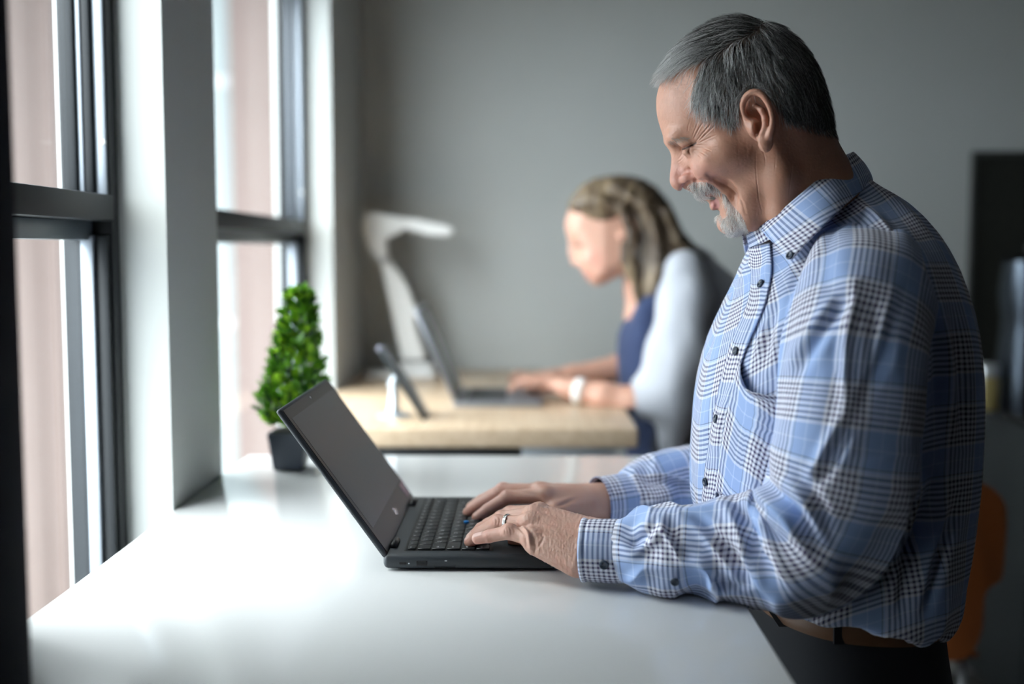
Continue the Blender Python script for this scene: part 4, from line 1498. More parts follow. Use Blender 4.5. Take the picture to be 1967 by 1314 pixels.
# right hand, beyond
RFG = {
    'index': [(1045, 951, 1.530), (974, 956, 1.530), (937, 979, 1.525), (916, 994, 1.520)],
    'middle': [(1036, 944, 1.551), (962, 946, 1.553), (921, 970, 1.550), (899, 984, 1.543)],
    'ring': [(1040, 944, 1.572), (966, 941, 1.577), (926, 961, 1.575), (905, 974, 1.570)],
    'pinky': [(1052, 950, 1.592), (990, 945, 1.600), (950, 958, 1.600), (930, 967, 1.597)],
}
rpalm = [((1150, 968, 1.562), RFG['index'][0], .0235, .0125), ((1150, 966, 1.570), RFG['middle'][0], .0230, .0125), ((1150, 966, 1.578), RFG['ring'][0], .0225, .012), ((1150, 968, 1.585), RFG['pinky'][0], .022, .011),
         ((1120, 976, 1.545), (1068, 982, 1.520), .020, .015), ((1150, 968, 1.566), (1260, 950, 1.600), .0240, .0235)]
thumb_r = ([(1100, 982, 1.532), (1058, 990, 1.510), (1018, 991, 1.500), (990, 996, 1.496)], [.015, .0120, .0108, .0090])


def right_extra(H):
    for k in ('index', 'middle', 'ring'):
        p = W3(RFG[k])
        H.ellipsoid(p[0] + [0, 0, 0.004], (.0105, .0095, .0075), 0.008)
        H.ellipsoid(p[1] + [0, 0, 0.0015], (.0094, .0092, .0088), 0.004)


lo = P(885, 1015, 1.50) - [0, 0.05, 0.01]
hi = P(1270, 915, 1.60) + [0.02, 0.045, 0.012]
rv, rf = hand([(RFG[k], RF_[k]) for k in RFG] + [thumb_r], right_extra, rpalm, lo, hi, 0.0013)
rx_, ry_, _ = project(rv)
nr_h = vnormals(rv, rf)
rv = score(rv, nr_h, rx_, ry_, [([(1062, 975), (1078, 970), (1096, 963), (1106, 958)], -1.6, 3.0), ([(1062, 966), (1080, 962), (1100, 954)], 1.0, 4.0), ([(980, 940), (1010, 946), (1040, 952)], -1.0, 3.0)])
rtone = hand_tone(rv, rx_, ry_, 6)
rtone = paint(rtone, 0.35 * sstep(1010, 940, rx_), (0.56, 0.28, 0.24))

def rest_on(v):
    over_lap = (v[:, 0] > LX0) & (v[:, 0] < LX1) & (v[:, 1] > LY0) & (v[:, 1] < LY1)
    key = over_lap & (v[:, 0] > KX0) & (v[:, 0] < KX1)
    zf = np.where(key, BT + 0.0024, np.where(over_lap, BT + 0.0006, np.where(v[:, 0] < DX1, LZ + 0.0008, -9)))
    v[:, 2] = np.maximum(v[:, 2], zf)
    return v


lv, rv = rest_on(lv), rest_on(rv)
# trunk and arms under the clothes, coarse
TB = Field((0.05, 1.08, 0.80), (0.62, 1.75, 1.62), 0.008)
TB.chain([P(1575, 440, MY), P(1610, 580, MY), P(1620, 800, MY), P(1640, 960, MY), P(1640, 1010, MY)], [.06, .10, .120, .110, .10], 0.04)
TB.chain([P(1640, 560, 1.29), P(1640, 760, 1.205), P(1575, 1030, 1.20), P(1400, 1060, 1.245), P(1230, 1056, 1.278)], [.045, .042, .040, .032, .020], 0.02)
TB.chain([P(1600, 520, 1.53), P(1550, 760, 1.62), P(1480, 930, 1.65), P(1330, 942, 1.632), P(1235, 952, 1.600)], [.055, .048, .036, .028, .020], 0.02)
bv_, bf_ = TB.mesh()
bv_ = relax(bv_, bf_, 2)


def merge(parts):
    V, Fs, T, n = [], [], [], 0
    for v, f, t in parts:
        V.append(v)
        Fs.append(f + n)
        T.append(t)
        n += len(v)
    return np.vstack(V), np.vstack(Fs), np.vstack(T)


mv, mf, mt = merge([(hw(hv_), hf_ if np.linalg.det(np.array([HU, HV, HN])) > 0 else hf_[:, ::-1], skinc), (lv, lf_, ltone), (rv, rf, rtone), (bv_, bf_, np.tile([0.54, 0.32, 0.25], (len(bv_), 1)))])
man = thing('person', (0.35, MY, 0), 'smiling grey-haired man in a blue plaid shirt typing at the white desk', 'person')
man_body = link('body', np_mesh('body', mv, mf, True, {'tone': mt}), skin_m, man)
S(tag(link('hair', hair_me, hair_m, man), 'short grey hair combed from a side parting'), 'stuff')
S(tag(link('beard', beard_me, hair_m, man), 'white goatee and moustache'), 'stuff')
S(link('eyebrows', brow_me, hair_m, man), 'stuff')
S(link('eyelashes', lash_me, hair_m, man), 'stuff')
# wedding ring round the base of the left ring finger
ra_, rb_ = P(*LF['ring'][0]), P(*LF['ring'][1])
rc = ra_ + (rb_ - ra_) * 0.70
dr_ = (rb_ - ra_) / np.linalg.norm(rb_ - ra_)
n1 = np.cross(dr_, [0, 0, 1.0])
n1 /= np.linalg.norm(n1)
n2 = np.cross(dr_, n1)
aa = np.linspace(0, 2 * np.pi, 40, endpoint=False)
prof = [(0.0, -.0022), (.0010, -.0020), (.0013, -.0009), (.0009, -.0004), (.0009, .0004), (.0013, .0009), (.0010, .0020), (0.0, .0022), (-.0006, 0)]
rr0 = 0.01005
pts = np.array([[rc + dr_ * a + (rr0 + o) * (math.cos(q) * n1 + math.sin(q) * n2) for o, a in prof] for q in aa])
pts = np.vstack([pts, pts[:1]])
tag(link('wedding_ring', grid_mesh('wedding_ring', pts), mat('white_gold', (0.80, 0.80, 0.80), 0.15, 1.0), man), 'silver wedding ring on the left hand')
# ------------------------------------------------------------------ the man: plaid shirt, belt, trousers
def plaid_mat():
    m = bpy.data.materials.new('blue_plaid_cotton')
    m.use_nodes = True
    nt = m.node_tree
    b = nt.nodes['Principled BSDF']
    b.inputs['Roughness'].default_value = 0.75
    b.inputs['Specular IOR Level'].default_value = 0.25
    b.inputs['Sheen Weight'].default_value = 0.15
    white, navy, blue, sky, plum = (0.80, 0.82, 0.92), (0.030, 0.035, 0.115), (0.31, 0.43, 0.71), (0.52, 0.63, 0.84), (0.075, 0.055, 0.135)
    seq = []
    t = 0.0
    n = 7
    for k in range(n):
        c = plum if k % 2 else navy
        seq += [(t, white), (t + 0.040, c)]
        t += 0.075
    seq += [(t, white), (t + 0.045, blue), (0.755, sky), (0.775, blue), (0.955, navy), (0.97, sky)]
    outs = []
    for nm in ('pu', 'pv'):
        a = nt.nodes.new('ShaderNodeAttribute')
        a.attribute_name = nm
        d = nt.nodes.new('ShaderNodeMath')
        d.operation = 'MULTIPLY'
        d.inputs[1].default_value = 1 / 0.078
        nt.links.new(a.outputs['Fac'], d.inputs[0])
        fr = nt.nodes.new('ShaderNodeMath')
        fr.operation = 'FRACT'
        nt.links.new(d.outputs[0], fr.inputs[0])
        r = nt.nodes.new('ShaderNodeValToRGB')
        r.color_ramp.interpolation = 'CONSTANT'
        els = r.color_ramp.elements
        els[0].position, els[0].color = 0.0, (*seq[0][1], 1)
        els[1].position, els[1].color = seq[1][0], (*seq[1][1], 1)
        for p, c in seq[2:]:
            e = els.new(p)
            e.color = (*c, 1)
        nt.links.new(fr.outputs[0], r.inputs[0])
        outs.append(r.outputs[0])
    mx = nt.nodes.new('ShaderNodeMix')
    mx.data_type = 'RGBA'
    mx.inputs[0].default_value = 0.5
    nt.links.new(outs[0], mx.inputs[6])
    nt.links.new(outs[1], mx.inputs[7])
    nt.links.new(mx.outputs[2], b.inputs['Base Color'])
    MATS['plaid'] = m
    return m


plaid = plaid_mat()


def ridge(n):
    return 1 - 2 * np.abs(n)


def grid_normals(p, closed=True):
    if closed:
        dc = np.roll(p, -1, 1) - np.roll(p, 1, 1)
    else:
        dc = np.gradient(p, axis=1)
    dr = np.gradient(p, axis=0)
    n = np.cross(dc, dr)
    return n / (np.linalg.norm(n, axis=2)[..., None] + 1e-12)


def uv_of(p, closed=True, seam=0):
    """lengths in metres round each ring (from the seam column) and down the columns"""
    nr, nc = p.shape[:2]
    du = np.linalg.norm(np.diff(p, axis=1), axis=2)
    u = np.concatenate([np.zeros((nr, 1)), np.cumsum(du, 1)], 1)
    u = u - u[:, seam:seam + 1]
    dv = np.linalg.norm(np.diff(p, axis=0), axis=2)
    v = np.concatenate([np.zeros((1, nc)), np.cumsum(dv, 0)], 0)
    return u, v


# trunk of the shirt: rings from collar to the bloused waist, (front pixel, back pixel, half breadth)
rings = [((1440, 466), (1660, 338), .066), ((1440, 484), (1690, 358), .088), ((1434, 512), (1728, 388), .130), ((1420, 548), (1766, 422), .172), ((1400, 592), (1803, 464), .200), ((1376, 650), (1840, 522), .212), ((1358, 716), (1865, 600), .214),
         ((1347, 790), (1878, 690), .210), ((1342, 870), (1882, 790), .205), ((1340, 945), (1879, 890), .200), ((1350, 988), (1868, 965), .197), ((1384, 1032), (1854, 1034), .195), ((1404, 1062), (1842, 1086), .192), ((1416, 1086), (1834, 1128), .187),
         ((1428, 1094), (1828, 1146), .181), ((1437, 1098), (1820, 1154), .174), ((1444, 1088), (1808, 1142), .166), ((1450, 1066), (1800, 1116), .163)]
NRt, NCt = 230, 300
Fp = catmull([P(*a, MY) for a, b, w in rings], NRt)
Bp = catmull([P(b[0] - 34 * min(1, i / 5), b[1] + 8 * min(1, i / 5), MY) for i, (a, b, w) in enumerate(rings)], NRt)
hwid = catmull([[w, 0, 0] for a, b, w in rings], NRt)[:, 0]
th = np.linspace(0, 2 * np.pi, NCt, endpoint=False)          # 0 = front, pi/2 = his left (near) side
ct, st = np.cos(th), np.sin(th)
ex = 0.93
cc, ss = np.sign(ct) * np.abs(ct) ** ex, np.sign(st) * np.abs(st) ** ex
C_ = (Fp + Bp) / 2
A_ = (Fp - Bp) / 2
T = C_[:, None] + cc[None, :, None] * A_[:, None] + ss[None, :, None] * hwid[:, None, None] * np.array([0, -1.0, 0])
nT = grid_normals(T)
if (nT[100, 75] * np.array([0, -1, 0])).sum() < 0:
    nT = -nT
tu, tv = uv_of(T, seam=75)
row = np.linspace(0, 1, NRt)[:, None]
TH = th[None, :] + 0 * row
xs, zs = T[..., 0], T[..., 2]
fold = 0.0050 * ridge(noise(TH * 2.2 + 1.5 * row, row * 3.0, 0, 31)) + 0.0045 * noise(TH * 1.3, row * 4.5, 0, 32)
# drape folds falling from the shoulder blade, blousing above the belt
low = sstep(0.62, 0.92, row) * sstep(1.0, 0.94, row)
fold = fold + low * (0.0065 * ridge(noise(TH * 3.6 + 2.5 * row, row * 2.0, 0, 33)) + 0.006 * noise(TH * 2.0, row * 7, 0, 35))
fold = fold * sstep(0.02, 0.14, row)
T = T + nT * fold[..., None]


def surf(grid, px, py):
    """the point of a surface that shows at a pixel"""
    v = grid.reshape(-1, 3)
    x, y, d = project(v)
    q = (x - px) ** 2 + (y - py) ** 2
    i = np.argsort(q)[:60]
    i = i[d[i] < d[i].min() + 0.03][:6]
    w = 1 / (q[i] + 0.5)
    return (v[i] * w[:, None]).sum(0) / w.sum()


def crease(p, n, lines):
    """press soft valleys, with the cloth heaped up beside them, into the side of a garment that faces the room"""
    v = p.reshape(-1, 3)
    nn = n.reshape(-1, 3)
    x, y, d = project(v)
    vis = (nn * (CAM - v)).sum(1) > 0
    disp = np.zeros(len(v))
    for pts, dep, wid in lines:
        pts = np.array(pts, float)
        pts = catmull(np.column_stack([pts, 0 * pts[:, 0]]), 24)[:, :2]
        r = wid * 4
        i = np.where(vis & (x > pts[:, 0].min() - r) & (x < pts[:, 0].max() + r) & (y > pts[:, 1].min() - r) & (y < pts[:, 1].max() + r))[0]
        dd, t, sg = line_dist(pts, x[i], y[i])
        env = np.sin(np.pi * np.clip(t, 0.02, 0.98)) ** 0.7
        disp[i] += env * dep * 0.001 * (-np.exp(-(dd / wid) ** 2) + 0.75 * np.exp(-((dd - 2.0 * wid) / (1.1 * wid)) ** 2) * (1 + 0.5 * sg))
    return (v + nn * disp[:, None]).reshape(p.shape)


shirt_parts = {}


def cloth(name, p, u, v, parent, closed=True, thick=0.0):
    nr, nc = p.shape[:2]
    uu, vv = u, v
    if closed:                               # duplicate the seam column so the pattern does not smear
        p = np.concatenate([p, p[:, :1]], 1)
        du = np.linalg.norm(p[:, -1] - p[:, -2], axis=1)
        uu = np.concatenate([u, u[:, -1:] + du[:, None]], 1)
        vv = np.concatenate([v, v[:, :1]], 1)
    me = grid_mesh(name, p, closed=False, attrs={'pu': uu.ravel(), 'pv': vv.ravel()})
    o = link(name, me, plaid, parent)
    if thick:
        sm = o.modifiers.new('thickness', 'SOLIDIFY')
        sm.thickness = thick
        sm.offset = 0
    return o


T = crease(T, nT, [([(1494, 640), (1520, 560), (1548, 500)], 5, 9), ([(1470, 700), (1482, 620), (1510, 540)], 4, 9), ([(1440, 690), (1452, 640), (1470, 600)], 3, 7), ([(1360, 880), (1375, 800), (1400, 730)], 3, 8),
                  ([(1780, 560), (1800, 700), (1790, 820)], 5, 11), ([(1830, 600), (1845, 720), (1850, 850)], 4, 10), ([(1800, 900), (1760, 1020), (1690, 1120)], 7, 12), ([(1770, 960), (1740, 1080), (1730, 1180)], 5, 10),
                  ([(1840, 960), (1800, 1080), (1780, 1180)], 5, 10), ([(1640, 1130), (1600, 1170), (1560, 1180)], 5, 9), ([(1690, 420), (1740, 480), (1790, 560)], 3, 10)])
shirt = cloth('shirt', T, tu, tv, man)
tag(shirt, 'blue and white plaid button-down shirt')


# sleeves: (px, py, Y, in-picture radius, depth radius)
def sleeve(name, st_, nr, nc, seed, amp, parent, pv0=0.0, fore=0.55):
    st_ = np.array(st_, float)
    path = catmull(np.array([P(a, b, c) for a, b, c, _, _ in st_]), nr)
    ra = catmull(np.column_stack([st_[:, 3], st_[:, 4], 0 * st_[:, 3]]), nr)
    t = np.gradient(path, axis=0)
    t /= np.linalg.norm(t, axis=1)[:, None]
    yv = np.array([0, -1.0, 0])
    b = yv - t * (t @ yv)[:, None]
    b /= np.linalg.norm(b, axis=1)[:, None]          # towards the camera
    a = np.cross(b, t)                               # in the picture: front/upper side of the arm
    q = np.linspace(0, 2 * np.pi, nc, endpoint=False)
    p = path[:, None] + ra[:, 0, None, None] * np.cos(q)[None, :, None] * a[:, None] + ra[:, 1, None, None] * np.sin(q)[None, :, None] * b[:, None]
    L = np.r_[0, np.cumsum(np.linalg.norm(np.diff(path, axis=0), axis=1))]
    s = L[:, None] / L[-1]
    m = L[:, None]
    Q = q[None, :] + 0 * s
    cq, sq = np.cos(Q), np.sin(Q)
    n = (p - path[:, None])
    n /= np.linalg.norm(n, axis=2)[..., None]
    per = lambda fx, fs, sd: noise(cq * fx + 3, sq * fx + 5, m / fs, sd)
    up = sstep(fore - 0.06, fore - 0.25, s)
    bend = np.exp(-((s - fore) / 0.10) ** 2)
    lowr = sstep(fore + 0.02, fore + 0.14, s)
    warp = 0.6 * per(1.2, 0.10, seed + 9)
    f = up * (0.0085 * ridge(noise(Q * 1.5 + 2.2 * s + warp, m / 0.22, 0, seed)) + 0.0045 * per(1.1, 0.09, seed + 1))
    inner = np.clip(0.5 + 0.5 * cq, 0, 1)
    f = f + bend * (0.014 * inner ** 1.2 * ridge(noise(m / 0.030 + 0.5 * sq + warp * 0.7, sq * 1.0, 0, seed + 2)) + 0.0035 * per(1.5, 0.05, seed + 3))
    f = f + lowr * (0.0080 * ridge(noise(m / 0.034 + 0.75 * sq * (1 + warp) + warp, cq * 0.9 + sq * 0.5, 0, seed + 4)) + 0.0050 * per(1.6, 0.035, seed + 5))
    f = f * amp * sstep(0.0, 0.08, s) * sstep(1.0, 0.95, s)
    p = p + n * f[..., None]
    u, v = uv_of(p, seam=nc // 4)
    v = np.repeat(L[:, None], nc, 1)
    return p, u, v + pv0


SL = [(1664, 478, 1.330, .026, .025), (1667, 500, 1.288, .052, .046), (1662, 552, 1.248, .066, .060), (1652, 612, 1.224, .073, .066), (1640, 680, 1.206, .076, .068), (1632, 770, 1.198, .075, .067), (1620, 865, 1.193, .074, .067), (1598, 960, 1.196, .073, .066),
      (1556, 1040, 1.206, .070, .064), (1480, 1062, 1.229, .0625, .058), (1400, 1063, 1.246, .056, .052), (1320, 1060, 1.262, .051, .047), (1250, 1057, 1.275, .045, .042), (1200, 1057, 1.283, .0365, .035), (1186, 1057, 1.286, .034, .032)]
slv, slu, slw = sleeve('sleeve', SL, 330, 200, 41, 1.0, man, 0.02)
nS = grid_normals(slv)
if (nS[100, 50] * np.array([0, -1, 0])).sum() < 0:
    nS = -nS
slv = crease(slv, nS, [([(1640, 560), (1577, 644), (1522, 735)], 4.5, 11), ([(1684, 600), (1676, 660), (1664, 720)], 3, 10), ([(1735, 565), (1700, 676), (1650, 790)], 4, 12), ([(1640, 800), (1600, 880), (1570, 930)], 5, 11),
                       ([(1466, 885), (1478, 935), (1531, 985), (1576, 1060)], 9, 11), ([(1405, 950), (1441, 1014), (1477, 1096), (1505, 1135)], 9, 11), ([(1323, 990), (1350, 1005), (1396, 1050), (1441, 1114)], 6, 9),
                       ([(1210, 1052), (1240, 1030), (1262, 1000)], 4, 8), ([(1345, 1100), (1390, 1120), (1430, 1125)], 4, 8), ([(1520, 900), (1570, 960), (1600, 1030)], 5, 10)])
def lie_on_desk(p):
    over = p[..., 0] < DX1 + 0.003
    p[..., 2] = np.where(over, np.maximum(p[..., 2], LZ + 0.0012), p[..., 2])
    return p
slv = lie_on_desk(slv)
sl_o = cloth('sleeve', slv, slu, slw, man)
SR = [(1600, 470, 1.50, .05, .05), (1590, 560, 1.575, .075, .065), (1570, 680, 1.625, .078, .068), (1545, 790, 1.655, .074, .066), (1500, 890, 1.668, .070, .062), (1420, 935, 1.658, .062, .056), (1345, 936, 1.636, .056, .050), (1285, 940, 1.616, .050, .045), (1235, 950, 1.602, .044, .041), (1205, 957, 1.591, .037, .036), (1192, 959, 1.587, .034, .033)]
srv, sru, srw = sleeve('sleeve', SR, 220, 150, 61, 0.9, man, 0.03)
cloth('sleeve', srv, sru, srw, man)


def cuff(st_, seed, parent):
    st_ = np.array(st_, float)
    nr, nc = 36, 110
    path = catmull(np.array([P(a, b, c) for a, b, c, _, _ in st_]), nr)
    ra = catmull(np.column_stack([st_[:, 3], st_[:, 4], 0 * st_[:, 3]]), nr)
    t = np.gradient(path, axis=0)
    t /= np.linalg.norm(t, axis=1)[:, None]
    yv = np.array([0, -1.0, 0])
    b = yv - t * (t @ yv)[:, None]
    b /= np.linalg.norm(b, axis=1)[:, None]
    a = np.cross(b, t)
    q = np.linspace(0, 2 * np.pi, nc, endpoint=False)
    p = path[:, None] + ra[:, 0, None, None] * np.cos(q)[None, :, None] * a[:, None] + ra[:, 1, None, None] * np.sin(q)[None, :, None] * b[:, None]
    s = np.linspace(0, 1, nr)[:, None]
    n = p - path[:, None]
    n /= np.linalg.norm(n, axis=2)[..., None]
    f = 0.0012 * noise(np.cos(q)[None] * 1.5 + 2, np.sin(q)[None] * 1.5, s * 1.5, seed) + 0.0011 * np.exp(-((s - 0.97) / 0.04) ** 2) - 0.0010 * np.exp(-((s - 0.88) / 0.03) ** 2)
    # the edge that laps over along the outer side
    lap = 0.0016 * sstep(-0.05, 0.05, np.sin(q[None] - 5.25))
    p = p + n * (f + lap)[..., None]
    u, v = uv_of(p, seam=nc // 4)
    L = np.r_[0, np.cumsum(np.linalg.norm(np.diff(path, axis=0), axis=1))]
    return p, u + 0.045, np.repeat(L[:, None], nc, 1) - 0.012


cl_p, cl_u, cl_v = cuff([(1214, 1057, 1.282, .0335, .0315), (1180, 1057, 1.287, .0350, .0325), (1150, 1056, 1.291, .0350, .0325), (1119, 1055, 1.295, .0345, .0320)], 3, man)
cl_p = lie_on_desk(cl_p)
cuff_o = cloth('cuff', cl_p, cl_u, cl_v, man, thick=0.0014)
cr_p, cr_u, cr_v = cuff([(1232, 953, 1.598, .0350, .034), (1190, 960, 1.584, .0355, .033), (1150, 966, 1.570, .0350, .0325)], 7, man)
cloth('cuff', cr_p, cr_u + 0.02, cr_v + 0.045, man, thick=0.0014)


# collar: stand and turned-down leaf with a buttoned point
def strip(name, tops, bots, nr, nc, parent, thick, u0=0.0, v0=0.0, bulge=0.0):
    """near half given from the front to the back seam; the far half mirrors it"""
    def full(c):
        c = np.array([P(*q) for q in c])
        far = c[::-1][1:].copy()
        far[:, 1] = 2 * MY - far[:, 1]
        return catmull(np.vstack([c, far]), nc)
    a, b = full(tops), full(bots)
    s = np.linspace(0, 1, nr)[:, None, None]
    p = a[None] * (1 - s) + b[None] * s
    out = p - np.array([P(1560, 400, MY)])[None]
    out[..., 2] = 0
    out /= np.linalg.norm(out, axis=2)[..., None] + 1e-9
    p = p + out * (bulge * np.sin(np.pi * s) ** 0.8)
    u, v = uv_of(p, False, nc // 3)
    return cloth(name, p, u + u0, v + v0, parent, False, thick), p


stand, _ = strip('collar_stand', [(1434, 450, 1.388), (1462, 434, 1.350), (1520, 388, 1.328), (1580, 340, 1.345), (1622, 305, 1.40)], [(1440, 476, 1.385), (1475, 462, 1.340), (1535, 425, 1.318), (1600, 375, 1.335), (1655, 338, 1.40)], 14, 90, man, 0.0018, 0.02, 0.01)
leaf_o, leaf_p = strip('collar', [(1462, 440, 1.352), (1490, 415, 1.333), (1540, 372, 1.318), (1590, 330, 1.338), (1637, 293, 1.402)], [(1521, 499, 1.272), (1546, 470, 1.268), (1588, 428, 1.268), (1634, 384, 1.308), (1672, 346, 1.405)], 34, 160, man, 0.0022, 0.012, 0.030, 0.004)

# button placket and chest pocket laid on the front
def patch(name, corners, nr, nc, off, src=T, bulge=None):
    """corners: rows of pixel polylines from top to bottom"""
    rowsL = [catmull(np.array([(x, y, 0) for x, y in r]), nc)[:, :2] for r in corners]
    rowsL = catmull(np.array(rowsL).reshape(len(rowsL), -1), nr).reshape(nr, nc, 2)
    v = src.reshape(-1, 3)
    nv = nT.reshape(-1, 3)
    x, y, d = project(v)
    vis = (nv * (CAM - v)).sum(1) > 0
    idx = np.where(vis & (x > rowsL[..., 0].min() - 25) & (x < rowsL[..., 0].max() + 25) & (y > rowsL[..., 1].min() - 25) & (y < rowsL[..., 1].max() + 25))[0]
    p = np.zeros((nr, nc, 3))
    for i in range(nr):
        q = (x[idx][None] - rowsL[i, :, 0][:, None]) ** 2 + (y[idx][None] - rowsL[i, :, 1][:, None]) ** 2
        k = np.argpartition(q, 8, axis=1)[:, :8]
        w = 1 / (np.take_along_axis(q, k, 1) + 6.0) ** 2
        w /= w.sum(1)[:, None]
        p[i] = (v[idx][k] * w[..., None]).sum(1) + (nv[idx][k] * w[..., None]).sum(1) * off
        if bulge is not None:
            p[i] += (nv[idx][k] * w[..., None]).sum(1) * bulge(i / (nr - 1), np.linspace(0, 1, nc))[:, None]
    for _ in range(2):
        p[1:-1, 1:-1] = 0.5 * p[1:-1, 1:-1] + 0.125 * (p[:-2, 1:-1] + p[2:, 1:-1] + p[1:-1, :-2] + p[1:-1, 2:])
    u, vv = uv_of(p, False)
    return p, u, vv


pk_p, pk_u, pk_v = patch('placket', [[(1442, 470), (1482, 468)], [(1446, 520), (1484, 528)], [(1440, 580), (1470, 590)], [(1408, 660), (1436, 672)], [(1386, 740), (1410, 752)], [(1368, 830), (1392, 838)], [(1355, 930), (1380, 936)], [(1350, 985), (1376, 990)]], 120, 16, 0.0022)
plk = cloth('placket', pk_p, pk_u + 0.01, pk_v, shirt, False, 0.0012)
pc_p, pc_u, pc_v = patch('pocket', [[(1426, 690), (1440, 735), (1458, 752), (1496, 762)], [(1412, 740), (1440, 770), (1468, 785), (1494, 795)], [(1392, 840), (1425, 850), (1455, 858), (1486, 866)], [(1378, 945), (1410, 955), (1445, 962), (1472, 966)]], 60, 30, 0.0022,
                            bulge=lambda i, j: 0.010 * np.exp(-(i / 0.10) ** 2) * np.sin(np.pi * j) + 0.002 * np.sin(np.pi * j) * (1 - i))
tag(cloth('pocket', pc_p, pc_u + 0.03, pc_v + 0.02, shirt, False, 0.0014), 'chest pocket gaping slightly open')

# buttons: dark blue, four holes
def button_mesh(r=0.0052):
    bm = bmesh.new()
    prof = [(0.0, .0012), (r * 0.60, .0012), (r * 0.68, .0020), (r * 0.92, .0021), (r, .0012), (r * 0.95, 0.0), (0.0, 0.0)]
    seg = 28
    rows_ = []
    for pr_, pz in prof:
        if pr_ == 0.0:
            rows_.append([bm.verts.new((0, 0, pz))])
        else:
            rows_.append([bm.verts.new((pr_ * math.cos(2 * math.pi * k / seg), pr_ * math.sin(2 * math.pi * k / seg), pz)) for k in range(seg)])
    for a, b in zip(rows_[:-1], rows_[1:]):
        for k in range(seg):
            k2 = (k + 1) % seg
            if len(a) == 1:
                bm.faces.new((a[0], b[k], b[k2]))
            elif len(b) == 1:
                bm.faces.new((a[k], b[0], a[k2]))
            else:
                bm.faces.new((a[k], b[k], b[k2], a[k2]))
    bmesh.ops.recalc_face_normals(bm, faces=bm.faces)
    for qx_, qy_ in ((1, 1), (1, -1), (-1, 1), (-1, -1)):
        hv4 = [bm.verts.new((qx_ * 0.0011 + 0.00062 * math.cos(2 * math.pi * k / 8), qy_ * 0.0011 + 0.00062 * math.sin(2 * math.pi * k / 8), .00128)) for k in range(8)]
        bm.faces.new(hv4).material_index = 1
    me = bpy.data.meshes.new('button')
    bm.to_mesh(me)
    bm.free()
    me.polygons.foreach_set('use_smooth', np.ones(len(me.polygons), bool))
    return me


btn_me = button_mesh()
btn_m = mat('navy_button', (0.018, 0.034, 0.065), 0.3, spec=0.6)
hole_me = lathe_mesh('thread_hole', [(0.0001, 0.0), (0.0007, 0.0), (0.0007, 0.0003), (0.0001, 0.0003)], 8)
hole_m = mat('thread_dark', (0.004, 0.005, 0.008), 0.7)


def button(parent, grid, px, py, scale=1.0):
    c = surf(grid, px, py)
    n = grid_normals(grid, False)
    v = grid.reshape(-1, 3)
    i = np.argsort(((v - c) ** 2).sum(1))[:30]
    nn = n.reshape(-1, 3)[i]
    nn = nn * np.sign((nn * (CAM - c)).sum(1))[:, None]
    nn = nn.mean(0)
    nn /= np.linalg.norm(nn)
    c = c + nn * 0.0012
    rot = Vector(nn).to_track_quat('Z', 'Y').to_euler()
    o = bpy.data.objects.new('button', btn_me)
    if not btn_me.materials:
        btn_me.materials.append(btn_m)
        btn_me.materials.append(hole_m)
    COL.objects.link(o)
    o.parent = parent
    if parent is man:
        o.matrix_parent_inverse = ROOT_LOC[man].inverted()
    o.location = c
    o.rotation_euler = rot
    o.scale = (scale,) * 3
    return o


for x, y in ((1463, 546), (1415, 675), (1377, 805), (1357, 925)):
    button(shirt, np.concatenate([pk_p], 0), x, y, 1.0)
button(leaf_o, leaf_p, 1519, 492, 0.95)
button(cuff_o, cl_p, 1161, 1084, 1.05)
button(sl_o, slv, 1297, 1116, 0.95)

# belt, trousers, shoes
belt_m = mat('brown_leather_belt', (0.16, 0.075, 0.035), 0.5, var=0.15, vscale=30, bump=0.1, bscale=400)
trouser_m = mat('dark_navy_trousers', (0.010, 0.012, 0.018), 0.8, bump=0.05, bscale=900)


def oval_rings(lst, nr, nc):
    Fq = catmull([P(*a, MY) for a, b, w in lst], nr)
    Bq = catmull([P(*b, MY) for a, b, w in lst], nr)
    hq = catmull([[w, 0, 0] for a, b, w in lst], nr)[:, 0]
    q = np.linspace(0, 2 * np.pi, nc, endpoint=False)
    c, s_ = np.cos(q), np.sin(q)
    c, s_ = np.sign(c) * np.abs(c) ** 0.86, np.sign(s_) * np.abs(s_) ** 0.86
    return (Fq + Bq)[:, None] / 2 + c[None, :, None] * (Fq - Bq)[:, None] / 2 + s_[None, :, None] * hq[:, None, None] * np.array([0, -1.0, 0])


